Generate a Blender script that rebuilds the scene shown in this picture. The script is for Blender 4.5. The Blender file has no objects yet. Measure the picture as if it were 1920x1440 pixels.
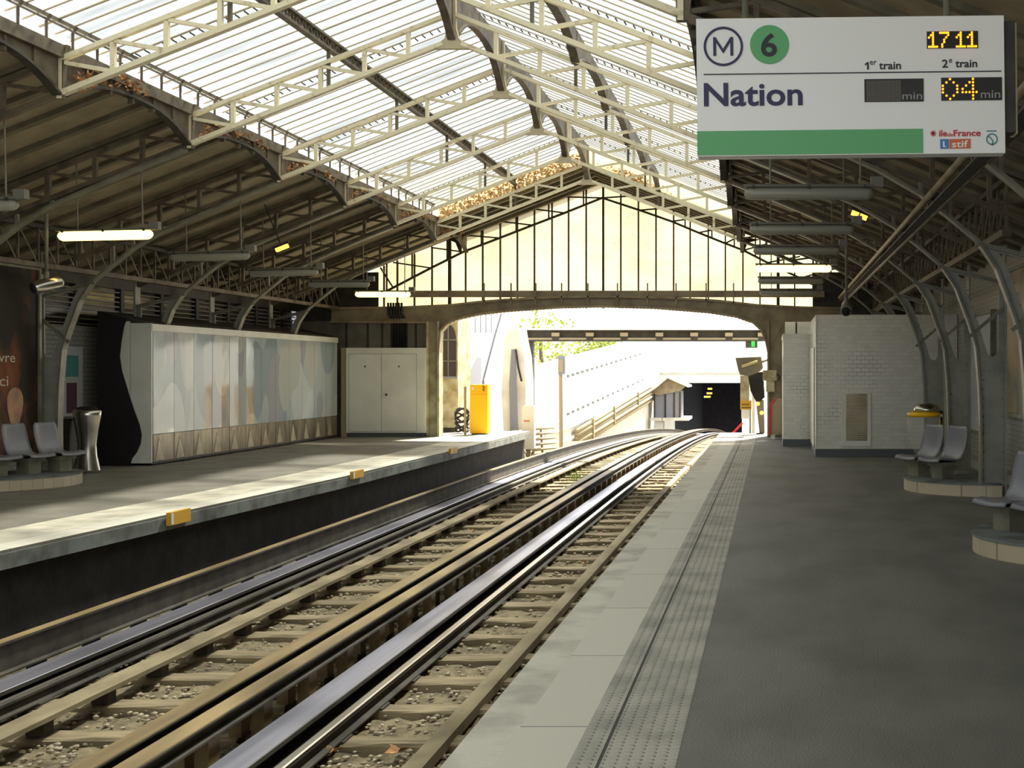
import bpy, bmesh, math, random
from mathutils import Vector, Matrix, noise
random.seed(7)
S = bpy.context.scene
COL = S.collection
PI = math.pi

# ------------------------------------------------------------------ camera, light, exposure
F = 2421.0                                   # focal length in pixels of the 1920 px wide frame
CX, CY = 1448.0, 695.0                       # where the tracks vanish in the frame
CH = 1.6                                     # eye height above the platform
cd = bpy.data.cameras.new('camera'); cam = bpy.data.objects.new('camera', cd); COL.objects.link(cam)
cd.sensor_width = 36.0; cd.lens = F / 1920 * 36.0
cd.shift_x = -(CX - 960) / 1920; cd.shift_y = -(720 - CY) / 1920
cd.clip_start = 0.05; cd.clip_end = 500
cam.location = (0, 0, CH); cam.rotation_euler = (PI / 2, 0, 0)
S.camera = cam

wd = bpy.data.worlds.new('sky'); S.world = wd; wd.use_nodes = True
bg = wd.node_tree.nodes['Background']
bg.inputs['Color'].default_value = (0.92, 0.95, 0.98, 1); bg.inputs['Strength'].default_value = 2.6
sd = bpy.data.lights.new('sun', 'SUN'); sd.energy = 23.0; sd.angle = math.radians(5.0); sd.color = (1.0, 0.91, 0.74)
sun = bpy.data.objects.new('sun', sd); COL.objects.link(sun)
sun.location = (8, 60, 40)
sun.rotation_euler = Vector((-0.20, -0.60, -0.80)).to_track_quat('-Z', 'Y').to_euler()
S.view_settings.view_transform = 'Standard'; S.view_settings.look = 'None'
S.view_settings.exposure = 0.0; S.view_settings.gamma = 1.0; S.view_settings.use_curve_mapping = False
S.cycles.max_bounces = 10; S.cycles.diffuse_bounces = 5; S.cycles.transparent_max_bounces = 24
S.cycles.sample_clamp_indirect = 6.0; S.cycles.use_denoising = True


def WX(px, py, X):
    Y = X * F / (px - CX); return (X, Y, CH - (py - CY) * Y / F)


def W(px, py, Y):
    """a point of the photograph at distance Y"""
    return ((px - CX) * Y / F, Y, CH - (py - CY) * Y / F)


# ------------------------------------------------------------------ materials
def lin(c):
    return tuple(((x / 255) / 12.92 if x <= 10 else ((x / 255 + 0.055) / 1.055) ** 2.4) for x in c)


def mat(name, rgb, rough=0.7, metal=0.0, rgb2=None, scale=6.0, lo=0.4, hi=0.65, bump=0.0, bscale=40.0, stretch=(1, 1, 1), spec=None):
    m = bpy.data.materials.new(name); m.use_nodes = True
    N, L = m.node_tree.nodes, m.node_tree.links
    b = N['Principled BSDF']
    b.inputs['Base Color'].default_value = (*lin(rgb), 1)
    b.inputs['Roughness'].default_value = rough; b.inputs['Metallic'].default_value = metal
    if spec is not None: b.inputs['Specular IOR Level'].default_value = spec
    if rgb2 or bump:
        tc = N.new('ShaderNodeTexCoord'); mp = N.new('ShaderNodeMapping'); mp.inputs['Scale'].default_value = stretch
        geo = N.new('ShaderNodeNewGeometry')
        L.new(geo.outputs['Position'], mp.inputs['Vector'])
    if rgb2:
        nz = N.new('ShaderNodeTexNoise'); nz.inputs['Scale'].default_value = scale; nz.inputs['Detail'].default_value = 6
        L.new(mp.outputs[0], nz.inputs['Vector'])
        cr = N.new('ShaderNodeValToRGB')
        cr.color_ramp.elements[0].position = lo; cr.color_ramp.elements[1].position = hi
        cr.color_ramp.elements[0].color = (*lin(rgb), 1); cr.color_ramp.elements[1].color = (*lin(rgb2), 1)
        L.new(nz.outputs['Fac'], cr.inputs['Fac']); L.new(cr.outputs['Color'], b.inputs['Base Color'])
    if bump:
        n2 = N.new('ShaderNodeTexNoise'); n2.inputs['Scale'].default_value = bscale; n2.inputs['Detail'].default_value = 5
        L.new(mp.outputs[0], n2.inputs['Vector'])
        bp = N.new('ShaderNodeBump'); bp.inputs['Strength'].default_value = bump; bp.inputs['Distance'].default_value = 0.02
        L.new(n2.outputs['Fac'], bp.inputs['Height']); L.new(bp.outputs[0], b.inputs['Normal'])
    return m


def emit(name, rgb, strength):
    m = bpy.data.materials.new(name); m.use_nodes = True
    N, L = m.node_tree.nodes, m.node_tree.links
    b = N['Principled BSDF']; b.inputs['Base Color'].default_value = (*lin(rgb), 1)
    b.inputs['Emission Color'].default_value = (*lin(rgb), 1); b.inputs['Emission Strength'].default_value = strength
    return m


def sheet(name, tint, trans, dirt, fr_trans, dscale=(0.5, 3.3, 0.5), spots=0.0):
    """weathered translucent sheeting: part translucent, part clear"""
    m = bpy.data.materials.new(name); m.use_nodes = True
    N, L = m.node_tree.nodes, m.node_tree.links
    for n in list(N): N.remove(n)
    out = N.new('ShaderNodeOutputMaterial')
    geo = N.new('ShaderNodeNewGeometry'); mp = N.new('ShaderNodeMapping'); mp.inputs['Scale'].default_value = dscale
    L.new(geo.outputs['Position'], mp.inputs['Vector'])
    nz = N.new('ShaderNodeTexNoise'); nz.inputs['Scale'].default_value = 1.0; nz.inputs['Detail'].default_value = 7; nz.inputs['Roughness'].default_value = 0.6
    L.new(mp.outputs[0], nz.inputs['Vector'])
    cr = N.new('ShaderNodeValToRGB'); cr.color_ramp.elements[0].position = 0.32; cr.color_ramp.elements[1].position = 0.62
    cr.color_ramp.elements[0].color = (*lin(dirt), 1); cr.color_ramp.elements[1].color = (*lin(tint), 1)
    L.new(nz.outputs['Fac'], cr.inputs['Fac'])
    col = cr.outputs['Color']
    if spots:
        n3 = N.new('ShaderNodeTexNoise'); n3.inputs['Scale'].default_value = 9.0; n3.inputs['Detail'].default_value = 3
        L.new(geo.outputs['Position'], n3.inputs['Vector'])
        c3 = N.new('ShaderNodeValToRGB'); c3.color_ramp.elements[0].position = 0.66; c3.color_ramp.elements[1].position = 0.72
        c3.color_ramp.elements[0].color = (1, 1, 1, 1); c3.color_ramp.elements[1].color = (spots, spots, spots * 0.95, 1)
        L.new(n3.outputs['Fac'], c3.inputs['Fac'])
        mu = N.new('ShaderNodeMixRGB'); mu.blend_type = 'MULTIPLY'; mu.inputs[0].default_value = 1
        L.new(col, mu.inputs[1]); L.new(c3.outputs[0], mu.inputs[2]); col = mu.outputs[0]
    tr = N.new('ShaderNodeBsdfTranslucent'); L.new(col, tr.inputs['Color'])
    df = N.new('ShaderNodeBsdfDiffuse'); L.new(col, df.inputs['Color'])
    m1 = N.new('ShaderNodeMixShader'); m1.inputs[0].default_value = trans
    L.new(df.outputs[0], m1.inputs[1]); L.new(tr.outputs[0], m1.inputs[2])
    tp = N.new('ShaderNodeBsdfTransparent'); tp.inputs['Color'].default_value = (0.80, 0.87, 0.95, 1)
    m2 = N.new('ShaderNodeMixShader'); m2.inputs[0].default_value = fr_trans
    L.new(m1.outputs[0], m2.inputs[1]); L.new(tp.outputs[0], m2.inputs[2]); L.new(m2.outputs[0], out.inputs['Surface'])
    return m


def tiles(name, rgb, joint, bw, bh, mortar, rough, vert=True, dark=None, off=0.5, axis='xz', soot=False):
    """rows of tiles; vert maps (x+y, z), otherwise (x, y)"""
    m = bpy.data.materials.new(name); m.use_nodes = True
    N, L = m.node_tree.nodes, m.node_tree.links
    b = N['Principled BSDF']; b.inputs['Roughness'].default_value = rough
    geo = N.new('ShaderNodeNewGeometry'); sp = N.new('ShaderNodeSeparateXYZ'); L.new(geo.outputs['Position'], sp.inputs[0])
    cb = N.new('ShaderNodeCombineXYZ')
    if vert:
        ad = N.new('ShaderNodeMath'); ad.operation = 'ADD'; L.new(sp.outputs[0], ad.inputs[0]); L.new(sp.outputs[1], ad.inputs[1])
        L.new(ad.outputs[0], cb.inputs[0]); L.new(sp.outputs[2], cb.inputs[1])
    else:
        L.new(sp.outputs[1], cb.inputs[0]); L.new(sp.outputs[0], cb.inputs[1])
    br = N.new('ShaderNodeTexBrick'); L.new(cb.outputs[0], br.inputs['Vector'])
    br.inputs['Scale'].default_value = 1.0; br.inputs['Brick Width'].default_value = bw; br.inputs['Row Height'].default_value = bh
    br.inputs['Mortar Size'].default_value = mortar; br.offset = off
    c = lin(rgb); c2 = tuple(x * 0.9 for x in c)
    br.inputs['Color1'].default_value = (*c, 1); br.inputs['Color2'].default_value = (*c2, 1); br.inputs['Mortar'].default_value = (*lin(joint), 1)
    col = br.outputs['Color']
    if soot:
        b2 = N.new('ShaderNodeTexBrick'); L.new(cb.outputs[0], b2.inputs['Vector'])
        for k in ('Scale', 'Brick Width', 'Row Height'): b2.inputs[k].default_value = br.inputs[k].default_value
        b2.inputs['Mortar Size'].default_value = mortar; b2.offset = off
        b2.inputs['Color1'].default_value = (*c, 1); b2.inputs['Color2'].default_value = (*c2, 1); b2.inputs['Mortar'].default_value = (*lin((52, 52, 50)), 1)
        nz = N.new('ShaderNodeTexNoise'); nz.inputs['Scale'].default_value = 1.1; nz.inputs['Detail'].default_value = 3
        L.new(geo.outputs['Position'], nz.inputs['Vector'])
        cr = N.new('ShaderNodeValToRGB'); cr.color_ramp.elements[0].position = 0.56; cr.color_ramp.elements[1].position = 0.66
        L.new(nz.outputs['Fac'], cr.inputs['Fac'])
        mx = N.new('ShaderNodeMixRGB'); L.new(cr.outputs[0], mx.inputs[0]); L.new(br.outputs[0], mx.inputs[1]); L.new(b2.outputs[0], mx.inputs[2])
        col = mx.outputs[0]
    L.new(col, b.inputs['Base Color'])
    return m


def camo(name):
    """glossy panels printed with overlapping pale rounded shapes"""
    m = bpy.data.materials.new(name); m.use_nodes = True
    N, L = m.node_tree.nodes, m.node_tree.links
    b = N['Principled BSDF']; b.inputs['Roughness'].default_value = 0.10
    b.inputs['Specular IOR Level'].default_value = 0.9
    geo = N.new('ShaderNodeNewGeometry')
    col = None
    for k, (sc, off, w, rgb, th) in enumerate(((1.1, 0, 0, (178, 188, 188), 0), (.75, 3, .5, (148, 164, 170), .42), (.85, 9, .5, (164, 166, 172), .38), (.8, 14, .5, (196, 204, 202), .38), (.9, 23, .5, (186, 190, 184), .34))):
        if k == 0:
            rg = N.new('ShaderNodeRGB'); rg.outputs[0].default_value = (*lin(rgb), 1); col = rg.outputs[0]; continue
        mp = N.new('ShaderNodeMapping'); mp.inputs['Location'].default_value = (0, off, off * .37); mp.inputs['Scale'].default_value = (0, 1, 0.55)
        L.new(geo.outputs['Position'], mp.inputs['Vector'])
        vo = N.new('ShaderNodeTexVoronoi'); vo.inputs['Scale'].default_value = sc; vo.feature = 'SMOOTH_F1'; vo.inputs['Smoothness'].default_value = 0.4
        L.new(mp.outputs[0], vo.inputs['Vector'])
        cr = N.new('ShaderNodeValToRGB'); cr.color_ramp.elements[0].position = th; cr.color_ramp.elements[1].position = th + 0.012
        cr.color_ramp.elements[0].color = (1, 1, 1, 1); cr.color_ramp.elements[1].color = (0, 0, 0, 1)
        L.new(vo.outputs['Distance'], cr.inputs['Fac'])
        mx = N.new('ShaderNodeMixRGB'); L.new(cr.outputs[0], mx.inputs[0]); L.new(col, mx.inputs[1]); mx.inputs[2].default_value = (*lin(rgb), 1)
        col = mx.outputs[0]
    L.new(col, b.inputs['Base Color'])
    n2 = N.new('ShaderNodeTexNoise'); n2.inputs['Scale'].default_value = 1.3; L.new(geo.outputs['Position'], n2.inputs['Vector'])
    bp = N.new('ShaderNodeBump'); bp.inputs['Strength'].default_value = 0.12; bp.inputs['Distance'].default_value = 0.1
    L.new(n2.outputs['Fac'], bp.inputs['Height']); L.new(bp.outputs[0], b.inputs['Normal'])
    return m


def studs(name, rgb, pitch):
    m = bpy.data.materials.new(name); m.use_nodes = True
    N, L = m.node_tree.nodes, m.node_tree.links
    b = N['Principled BSDF']; b.inputs['Roughness'].default_value = 0.75
    geo = N.new('ShaderNodeNewGeometry'); mp = N.new('ShaderNodeMapping'); mp.inputs['Scale'].default_value = (1 / pitch, 1 / pitch, 0)
    L.new(geo.outputs['Position'], mp.inputs['Vector'])
    vo = N.new('ShaderNodeTexVoronoi'); vo.inputs['Randomness'].default_value = 0.0; vo.inputs['Scale'].default_value = 1.0
    L.new(mp.outputs[0], vo.inputs['Vector'])
    cr = N.new('ShaderNodeValToRGB'); cr.color_ramp.elements[0].position = 0.2; cr.color_ramp.elements[1].position = 0.36
    cr.color_ramp.elements[0].color = (1, 1, 1, 1); cr.color_ramp.elements[1].color = (0, 0, 0, 1)
    L.new(vo.outputs['Distance'], cr.inputs['Fac'])
    bp = N.new('ShaderNodeBump'); bp.inputs['Strength'].default_value = 1.0; bp.inputs['Distance'].default_value = 0.008
    L.new(cr.outputs[0], bp.inputs['Height']); L.new(bp.outputs[0], b.inputs['Normal'])
    nz = N.new('ShaderNodeTexNoise'); nz.inputs['Scale'].default_value = 2.5; nz.inputs['Detail'].default_value = 6; L.new(geo.outputs['Position'], nz.inputs['Vector'])
    c = N.new('ShaderNodeValToRGB'); c.color_ramp.elements[0].color = (*lin(tuple(x * .84 for x in rgb)), 1); c.color_ramp.elements[1].color = (*lin(rgb), 1)
    c.color_ramp.elements[0].position = 0.35; c.color_ramp.elements[1].position = 0.6
    L.new(nz.outputs['Fac'], c.inputs['Fac']); L.new(c.outputs[0], b.inputs['Base Color'])
    return m


M = {
    'cream': mat('cream_painted_steel', (232, 222, 188), 0.55, rgb2=(168, 148, 104), scale=9, lo=.58, hi=.78),
    'brown': mat('soot_brown_steel', (108, 97, 76), 0.6, rgb2=(76, 66, 52), scale=5),
    'dark': mat('dark_steel', (60, 56, 46), 0.6, rgb2=(42, 38, 32), scale=5),
    'rib': mat('grey_green_painted_steel', (128, 126, 108), 0.45, rgb2=(104, 102, 86), scale=4),
    'column': mat('grey_green_column_paint', (152, 152, 140), 0.45, rgb2=(132, 133, 122), scale=3),
    'portal': mat('cream_riveted_paint', (186, 182, 152), 0.55, rgb2=(146, 134, 98), scale=4),
    'girder': mat('brown_grey_girder_paint', (150, 138, 110), 0.5, rgb2=(122, 108, 84), scale=3),
    'board': mat('beige_roof_boards', (158, 146, 120), 0.8, rgb2=(138, 126, 102), scale=3),
    'rafter': mat('olive_rafter_paint', (112, 106, 84), 0.7, rgb2=(90, 84, 66), scale=4),
    'asphaltpale': mat('pale_grey_asphalt', (138, 134, 120), 0.6, rgb2=(118, 114, 102), scale=1.6, bump=0.2, bscale=90),
    'endpanel': mat('dull_end_panel', (118, 114, 100), 0.6, rgb2=(96, 92, 80), scale=2),
    'asphalt': mat('grey_asphalt', (116, 115, 108), 0.62, rgb2=(98, 97, 91), scale=1.6, bump=0.25, bscale=90, stretch=(1, .5, 1)),
    'nose': mat('pale_concrete_edge', (222, 216, 198), 0.8, rgb2=(190, 184, 168), scale=3, bump=.15),
    'nosetile': tiles('pale_edge_tiles', (222, 217, 200), (120, 120, 112), 1.45, 4.0, 0.006, 0.7, vert=False, off=0),
    'studs': studs('studded_warning_strip', (186, 182, 168), 0.05),
    'studslit': studs('lit_studded_strip', (224, 216, 194), 0.05),  # brighter copy of the studs, sunlight on the far strip painted in
    'line': mat('dark_joint', (74, 72, 68), 0.8),
    'kerb': mat('grey_blue_concrete', (118, 124, 120), 0.8, rgb2=(86, 88, 84), scale=3, lo=.45),
    'pit': mat('shaded_brick', (44, 40, 36), 0.9, rgb2=(28, 25, 23), scale=4, bump=.4, bscale=14),  # near-black colour stands in for the unlit pit wall
    'ballast': mat('dusty_ballast', (126, 114, 86), 0.95, rgb2=(88, 78, 56), scale=9, bump=1.0, bscale=34),
    'stone': mat('ballast_stone', (176, 164, 138), 0.9, rgb2=(136, 124, 100), scale=12),
    'sleeper': mat('dusty_timber', (140, 126, 96), 0.9, rgb2=(104, 92, 68), scale=6, bump=.5, bscale=20, stretch=(.3, 2, 1)),
    'roll': mat('polished_rolling_steel', (196, 194, 206), 0.34, metal=0.85, rgb2=(160, 158, 172), scale=3, stretch=(3, .1, 1)),
    'rail': mat('shiny_rail_steel', (196, 190, 176), 0.3, metal=0.9),
    'rust': mat('brown_rusted_steel', (150, 130, 88), 0.5, metal=0.2, rgb2=(116, 98, 66), scale=4, stretch=(1, .2, 1)),
    'darkrust': mat('dark_oily_steel', (70, 64, 52), 0.85, rgb2=(48, 43, 35), scale=4),
    'plank': mat('dusty_plank', (136, 124, 94), 0.85, rgb2=(108, 96, 70), scale=4, stretch=(1, .4, 1)),
    'leaf': mat('dry_leaf', (190, 140, 88), 0.8, rgb2=(120, 84, 50), scale=14),
    'leafpale': mat('pale_dry_leaf', (240, 212, 156), 0.8, rgb2=(196, 156, 100), scale=12),  # paler leaf colour, sunlight on the gable drift painted in
    'white': mat('white_enamel', (222, 224, 218), 0.4),
    'offwhite': mat('greyish_white_paint', (224, 225, 214), 0.45, rgb2=(212, 213, 200), scale=2),
    'doorwhite': mat('white_cabinet_paint', (226, 227, 216), 0.45, rgb2=(214, 215, 202), scale=1.5),
    'black': mat('matt_black', (24, 21, 22), 0.8),
    'camo': camo('printed_gloss_panel'),
    'plinthlight': mat('pale_metal_ridge', (206, 194, 164), 0.35, rgb2=(170, 156, 124), scale=3),
    'plinth': mat('stained_metal_plinth', (150, 138, 114), 0.3, metal=.3, rgb2=(104, 90, 70), scale=3, stretch=(1, 2.5, .6)),
    'tile': tiles('white_metro_tile', (218, 216, 204), (198, 196, 182), 0.15, 0.075, 0.003, 0.25, soot=True),
    'walltile': tiles('grey_white_wall_tile', (158, 158, 150), (104, 104, 98), 0.15, 0.075, 0.006, 0.35),
    'benchtile': tiles('beige_bench_tile', (196, 184, 156), (140, 128, 106), 0.2, 0.4, 0.004, 0.4, off=0),
    'slate': mat('slate_skirting', (78, 84, 86), 0.5),
    'seat': mat('grey_moulded_plastic', (138, 138, 142), 0.28, rgb2=(126, 126, 130), scale=3),
    'chrome': mat('brushed_steel', (190, 186, 176), 0.22, metal=1.0),
    'yellow': mat('yellow_enamel', (255, 196, 0), 0.45),
    'ochre': mat('faded_yellow_plate', (206, 156, 40), 0.6),
    'red': mat('red_paint', (206, 34, 52), 0.5),
    'beige': mat('beige_panel', (168, 158, 126), 0.6),
    'green': mat('sign_green', (92, 168, 108), 0.5),
    'navy': mat('navy_lettering', (36, 36, 78), 0.5),
    'ink': mat('black_lettering', (30, 30, 34), 0.5),
    'signwhite': mat('sign_white', (236, 236, 232), 0.4),
    'led': emit('amber_led', (255, 140, 20), 3.2),
    'ledoff': mat('dark_display', (34, 33, 33), 0.3),
    'ledgrey': mat('display_grey_lettering', (150, 150, 148), 0.5),
    'tube': emit('lit_lamp_cover', (255, 222, 130), 4.0),
    'glow': emit('small_amber_lamp', (255, 200, 80), 2.0),
    'greenlight': emit('green_signal_light', (40, 220, 60), 1.2),
    'cover': mat('grey_lamp_cover', (148, 146, 132), 0.35),
    'housing': mat('lamp_housing', (112, 110, 98), 0.5),
    'skylight': sheet('translucent_roof_sheet', (138, 142, 138), 0.5, (84, 82, 70), 0.27),
    'gable': sheet('cream_gable_sheet', (194, 182, 144), 0.55, (160, 148, 112), 0.06, dscale=(.5, .5, .7), spots=0.55),
    'glassgrey': sheet('dusty_grey_glass', (150, 150, 138), 0.55, (110, 108, 98), 0.10),
    'bar': mat('glazing_bar', (190, 176, 144), 0.6),
    'concrete': mat('sunlit_concrete', (230, 226, 216), 0.85, rgb2=(204, 198, 186), scale=1.2, bump=.2),
    'stonework': mat('pale_stonework', (250, 248, 240), 0.85, rgb2=(236, 232, 222), scale=1.0),
    'bluegrey': mat('blue_grey_render', (128, 130, 140), 0.8),
    'tunnel': mat('dark_tunnel_lining', (36, 30, 30), 0.95, rgb2=(26, 22, 22), scale=2),  # near-black lining of the tunnel box
    'pipe': mat('dusty_cable', (150, 138, 108), 0.75),
    'rubber': mat('black_cable', (30, 28, 28), 0.6),
    'foliage': mat('sunlit_foliage', (150, 160, 60), 0.8, rgb2=(96, 112, 40), scale=4),
    'bark': mat('bark', (92, 78, 62), 0.9),
    'grass': mat('green_weed', (96, 124, 48), 0.8),
    'glassdark': mat('dark_window_glass', (52, 44, 44), 0.15),
    'blue': mat('logo_blue', (70, 120, 190), 0.5),
    'orange': mat('logo_orange', (206, 104, 60), 0.5),
    'logored': mat('logo_red', (190, 44, 56), 0.5),
    'teal': mat('logo_teal', (84, 140, 140), 0.5),
    'ledscreen': mat('hood_grey', (128, 122, 108), 0.6),
    'lampcream': mat('dull_cream_tube', (206, 196, 140), 0.4),
    'skin': mat('poster_ochre', (178, 122, 62), 0.5, rgb2=(120, 72, 36), scale=2.4),
    'postergrey': mat('pale_poster', (190, 192, 192), 0.35, rgb2=(170, 176, 184), scale=1.2),
    'posterwarm': mat('warm_poster', (186, 160, 118), 0.35, rgb2=(120, 112, 96), scale=1.6),
    'letter': mat('pale_lettering', (190, 176, 150), 0.5),
}
# bag: thin clear plastic
mb_ = bpy.data.materials.new('clear_plastic_bag'); mb_.use_nodes = True
_N, _L = mb_.node_tree.nodes, mb_.node_tree.links
_b = _N['Principled BSDF']; _b.inputs['Base Color'].default_value = (.75, .74, .72, 1); _b.inputs['Roughness'].default_value = .25; _b.inputs['Alpha'].default_value = .14
M['bag'] = mb_
# painted poster: dark brown field with warm blotches
mp_ = mat('dark_painted_poster', (40, 32, 26), 0.65, spec=.2, rgb2=(128, 72, 36), scale=1.5, lo=.48, hi=.66, stretch=(1, 1.2, .8)); M['painting'] = mp_


# ------------------------------------------------------------------ mesh helpers
class MB:
    def __init__(s): s.v, s.f = [], []

    def add(s, vs, fs):
        n = len(s.v); s.v += [tuple(v) for v in vs]; s.f += [tuple(i + n for i in f) for f in fs]; return s

    def box(s, x0, x1, y0, y1, z0, z1):
        return s.add([(x0, y0, z0), (x1, y0, z0), (x1, y1, z0), (x0, y1, z0), (x0, y0, z1), (x1, y0, z1), (x1, y1, z1), (x0, y1, z1)],
                     [(0, 3, 2, 1), (4, 5, 6, 7), (0, 1, 5, 4), (1, 2, 6, 5), (2, 3, 7, 6), (3, 0, 4, 7)])

    def bar(s, p, q, w, h, up=(0, 0, 1)):
        p, q = Vector(p), Vector(q); d = (q - p).normalized(); up = Vector(up)
        if abs(d.dot(up)) > .98: up = Vector((0, 1, 0))
        a = d.cross(up).normalized(); b = a.cross(d).normalized(); a *= w / 2; b *= h / 2
        vs = [c + i * a + j * b for c in (p, q) for i, j in ((-1, -1), (1, -1), (1, 1), (-1, 1))]
        return s.add(vs, [(0, 1, 2, 3), (7, 6, 5, 4), (0, 4, 5, 1), (1, 5, 6, 2), (2, 6, 7, 3), (3, 7, 4, 0)])

    def tube(s, path, r, n=8, cap=True):
        P = [Vector(p) for p in path]; R = r if isinstance(r, (list, tuple)) else [r] * len(P)
        rings = []; prev = None
        for i, p in enumerate(P):
            d = (P[min(i + 1, len(P) - 1)] - P[max(i - 1, 0)]).normalized()
            a = prev - d * prev.dot(d) if prev is not None else d.cross(Vector((0, 0, 1)) if abs(d.z) < .9 else Vector((1, 0, 0)))
            a.normalize(); prev = a; b = d.cross(a)
            rings.append([p + (a * math.cos(t) + b * math.sin(t)) * R[i] for t in (2 * PI * k / n for k in range(n))])
        vs = [v for g in rings for v in g]; fs = []
        for i in range(len(P) - 1):
            for k in range(n):
                k2 = (k + 1) % n; fs.append((i * n + k, i * n + k2, (i + 1) * n + k2, (i + 1) * n + k))
        if cap: fs += [tuple(range(n))[::-1], tuple(range((len(P) - 1) * n, len(P) * n))]
        return s.add(vs, fs)

    def prism(s, poly, a0, a1, ax='y'):
        """extrude a 2D outline: ax y -> (x,z) outline, z -> (x,y), x -> (y,z)"""
        m = {'y': lambda p, t: (p[0], t, p[1]), 'z': lambda p, t: (p[0], p[1], t), 'x': lambda p, t: (t, p[0], p[1])}[ax]
        n = len(poly)
        return s.add([m(p, a0) for p in poly] + [m(p, a1) for p in poly],
                     [tuple(range(n)), tuple(range(n, 2 * n))[::-1]] + [(i, (i + 1) % n, n + (i + 1) % n, n + i) for i in range(n)])

    def plate(s, loops, a0, a1, ax='y'):
        """extruded outline with holes"""
        m = {'y': lambda p, t: (p[0], t, p[1]), 'z': lambda p, t: (p[0], p[1], t), 'x': lambda p, t: (t, p[0], p[1])}[ax]
        bm = bmesh.new(); pts = []; es = []; sides = []
        for lp in loops:
            k = len(pts); vs = [bm.verts.new((p[0], p[1], 0)) for p in lp]; pts += list(lp)
            for i in range(len(vs)):
                es.append(bm.edges.new((vs[i], vs[(i + 1) % len(vs)]))); sides.append((k + i, k + (i + 1) % len(vs)))
        bm.verts.index_update()
        bmesh.ops.triangle_fill(bm, use_beauty=True, edges=es)
        tris = [tuple(v.index for v in f.verts) for f in bm.faces]; bm.free()
        n = len(pts)
        return s.add([m(p, a0) for p in pts] + [m(p, a1) for p in pts],
                     tris + [tuple(i + n for i in t[::-1]) for t in tris] + [(i, j, n + j, n + i) for i, j in sides])

    def lathe(s, prof, c=(0, 0, 0), n=16, sx=1, sy=1):
        vs = [(c[0] + r * math.cos(2 * PI * k / n) * sx, c[1] + r * math.sin(2 * PI * k / n) * sy, c[2] + z) for r, z in prof for k in range(n)]
        fs = [(i * n + k, i * n + (k + 1) % n, (i + 1) * n + (k + 1) % n, (i + 1) * n + k) for i in range(len(prof) - 1) for k in range(n)]
        fs += [tuple(range(n))[::-1], tuple(range((len(prof) - 1) * n, len(prof) * n))]
        return s.add(vs, fs)

    def strip(s, pts, thick, a0, a1, ax='y'):
        """a band following a 2D line, thick across the line, a0..a1 wide"""
        n = len(pts); L_, R_ = [], []
        for i in range(n):
            p = Vector(pts[max(i - 1, 0)]); q = Vector(pts[min(i + 1, n - 1)]); d = (q - p).normalized(); nn = Vector((-d.y, d.x)) * thick / 2
            c = Vector(pts[i]); L_.append(tuple(c + nn)); R_.append(tuple(c - nn))
        for i in range(n - 1):
            s._q(L_[i], L_[i + 1], R_[i + 1], R_[i], a0, a1, ax, i == 0, i == n - 2)
        return s

    def _q(s, a, b, c, d, a0, a1, ax, first, last):
        m = {'y': lambda p, t: (p[0], t, p[1]), 'z': lambda p, t: (p[0], p[1], t), 'x': lambda p, t: (t, p[0], p[1])}[ax]
        vs = [m(p, t) for t in (a0, a1) for p in (a, b, c, d)]
        fs = [(0, 1, 2, 3), (7, 6, 5, 4), (0, 4, 5, 1), (2, 6, 7, 3)]
        if first: fs.append((3, 7, 4, 0))
        if last: fs.append((1, 5, 6, 2))
        return s.add(vs, fs)

    def build(s, name, m, parent=None, smooth=False, merge=True):
        me = bpy.data.meshes.new(name)
        off = Vector((0, 0, 0))
        if parent is not None:
            p = parent
            while p is not None: off += p.location; p = p.parent
        else:
            xs = [v[0] for v in s.v]; ys = [v[1] for v in s.v]; zs = [v[2] for v in s.v]
            off = Vector(((min(xs) + max(xs)) / 2, (min(ys) + max(ys)) / 2, min(zs)))
        me.from_pydata([tuple(Vector(v) - off) for v in s.v], [], s.f)
        bm = bmesh.new(); bm.from_mesh(me)
        if merge: bmesh.ops.remove_doubles(bm, verts=bm.verts, dist=1e-5)
        bmesh.ops.recalc_face_normals(bm, faces=bm.faces); bm.to_mesh(me); bm.free()
        if smooth:
            me.polygons.foreach_set('use_smooth', [True] * len(me.polygons))
        me.materials.append(M[m] if isinstance(m, str) else m)
        o = bpy.data.objects.new(name, me); COL.objects.link(o)
        if parent is not None: o.parent = parent
        else: o.location = off
        return o


def tag(o, label=None, cat=None, group=None, kind=None):
    if label: o['label'] = label
    if cat: o['category'] = cat
    if group: o['group'] = group
    if kind: o['kind'] = kind
    return o


def thing(name, label, cat, loc, group=None, kind=None):
    o = bpy.data.objects.new(name, None); COL.objects.link(o); o.location = loc; o.empty_display_size = .2
    return tag(o, label, cat, group, kind)


def dup(root, loc, label=None, rz=None, group=None):
    r = root.copy(); COL.objects.link(r); r.location = loc
    if rz is not None: r.rotation_euler = (0, 0, rz)
    if label: r['label'] = label
    if group: r['group'] = group
    for ch in KIDS(root):
        c = ch.copy(); COL.objects.link(c); c.parent = r
        for g in KIDS(ch):
            d = g.copy(); COL.objects.link(d); d.parent = c
    return r


def KIDS(o):
    return [c for c in COL.objects if c.parent == o]


def struct(b, name, m, parent=None, smooth=False):
    return tag(b.build(name, m, parent, smooth), kind='structure')


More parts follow.
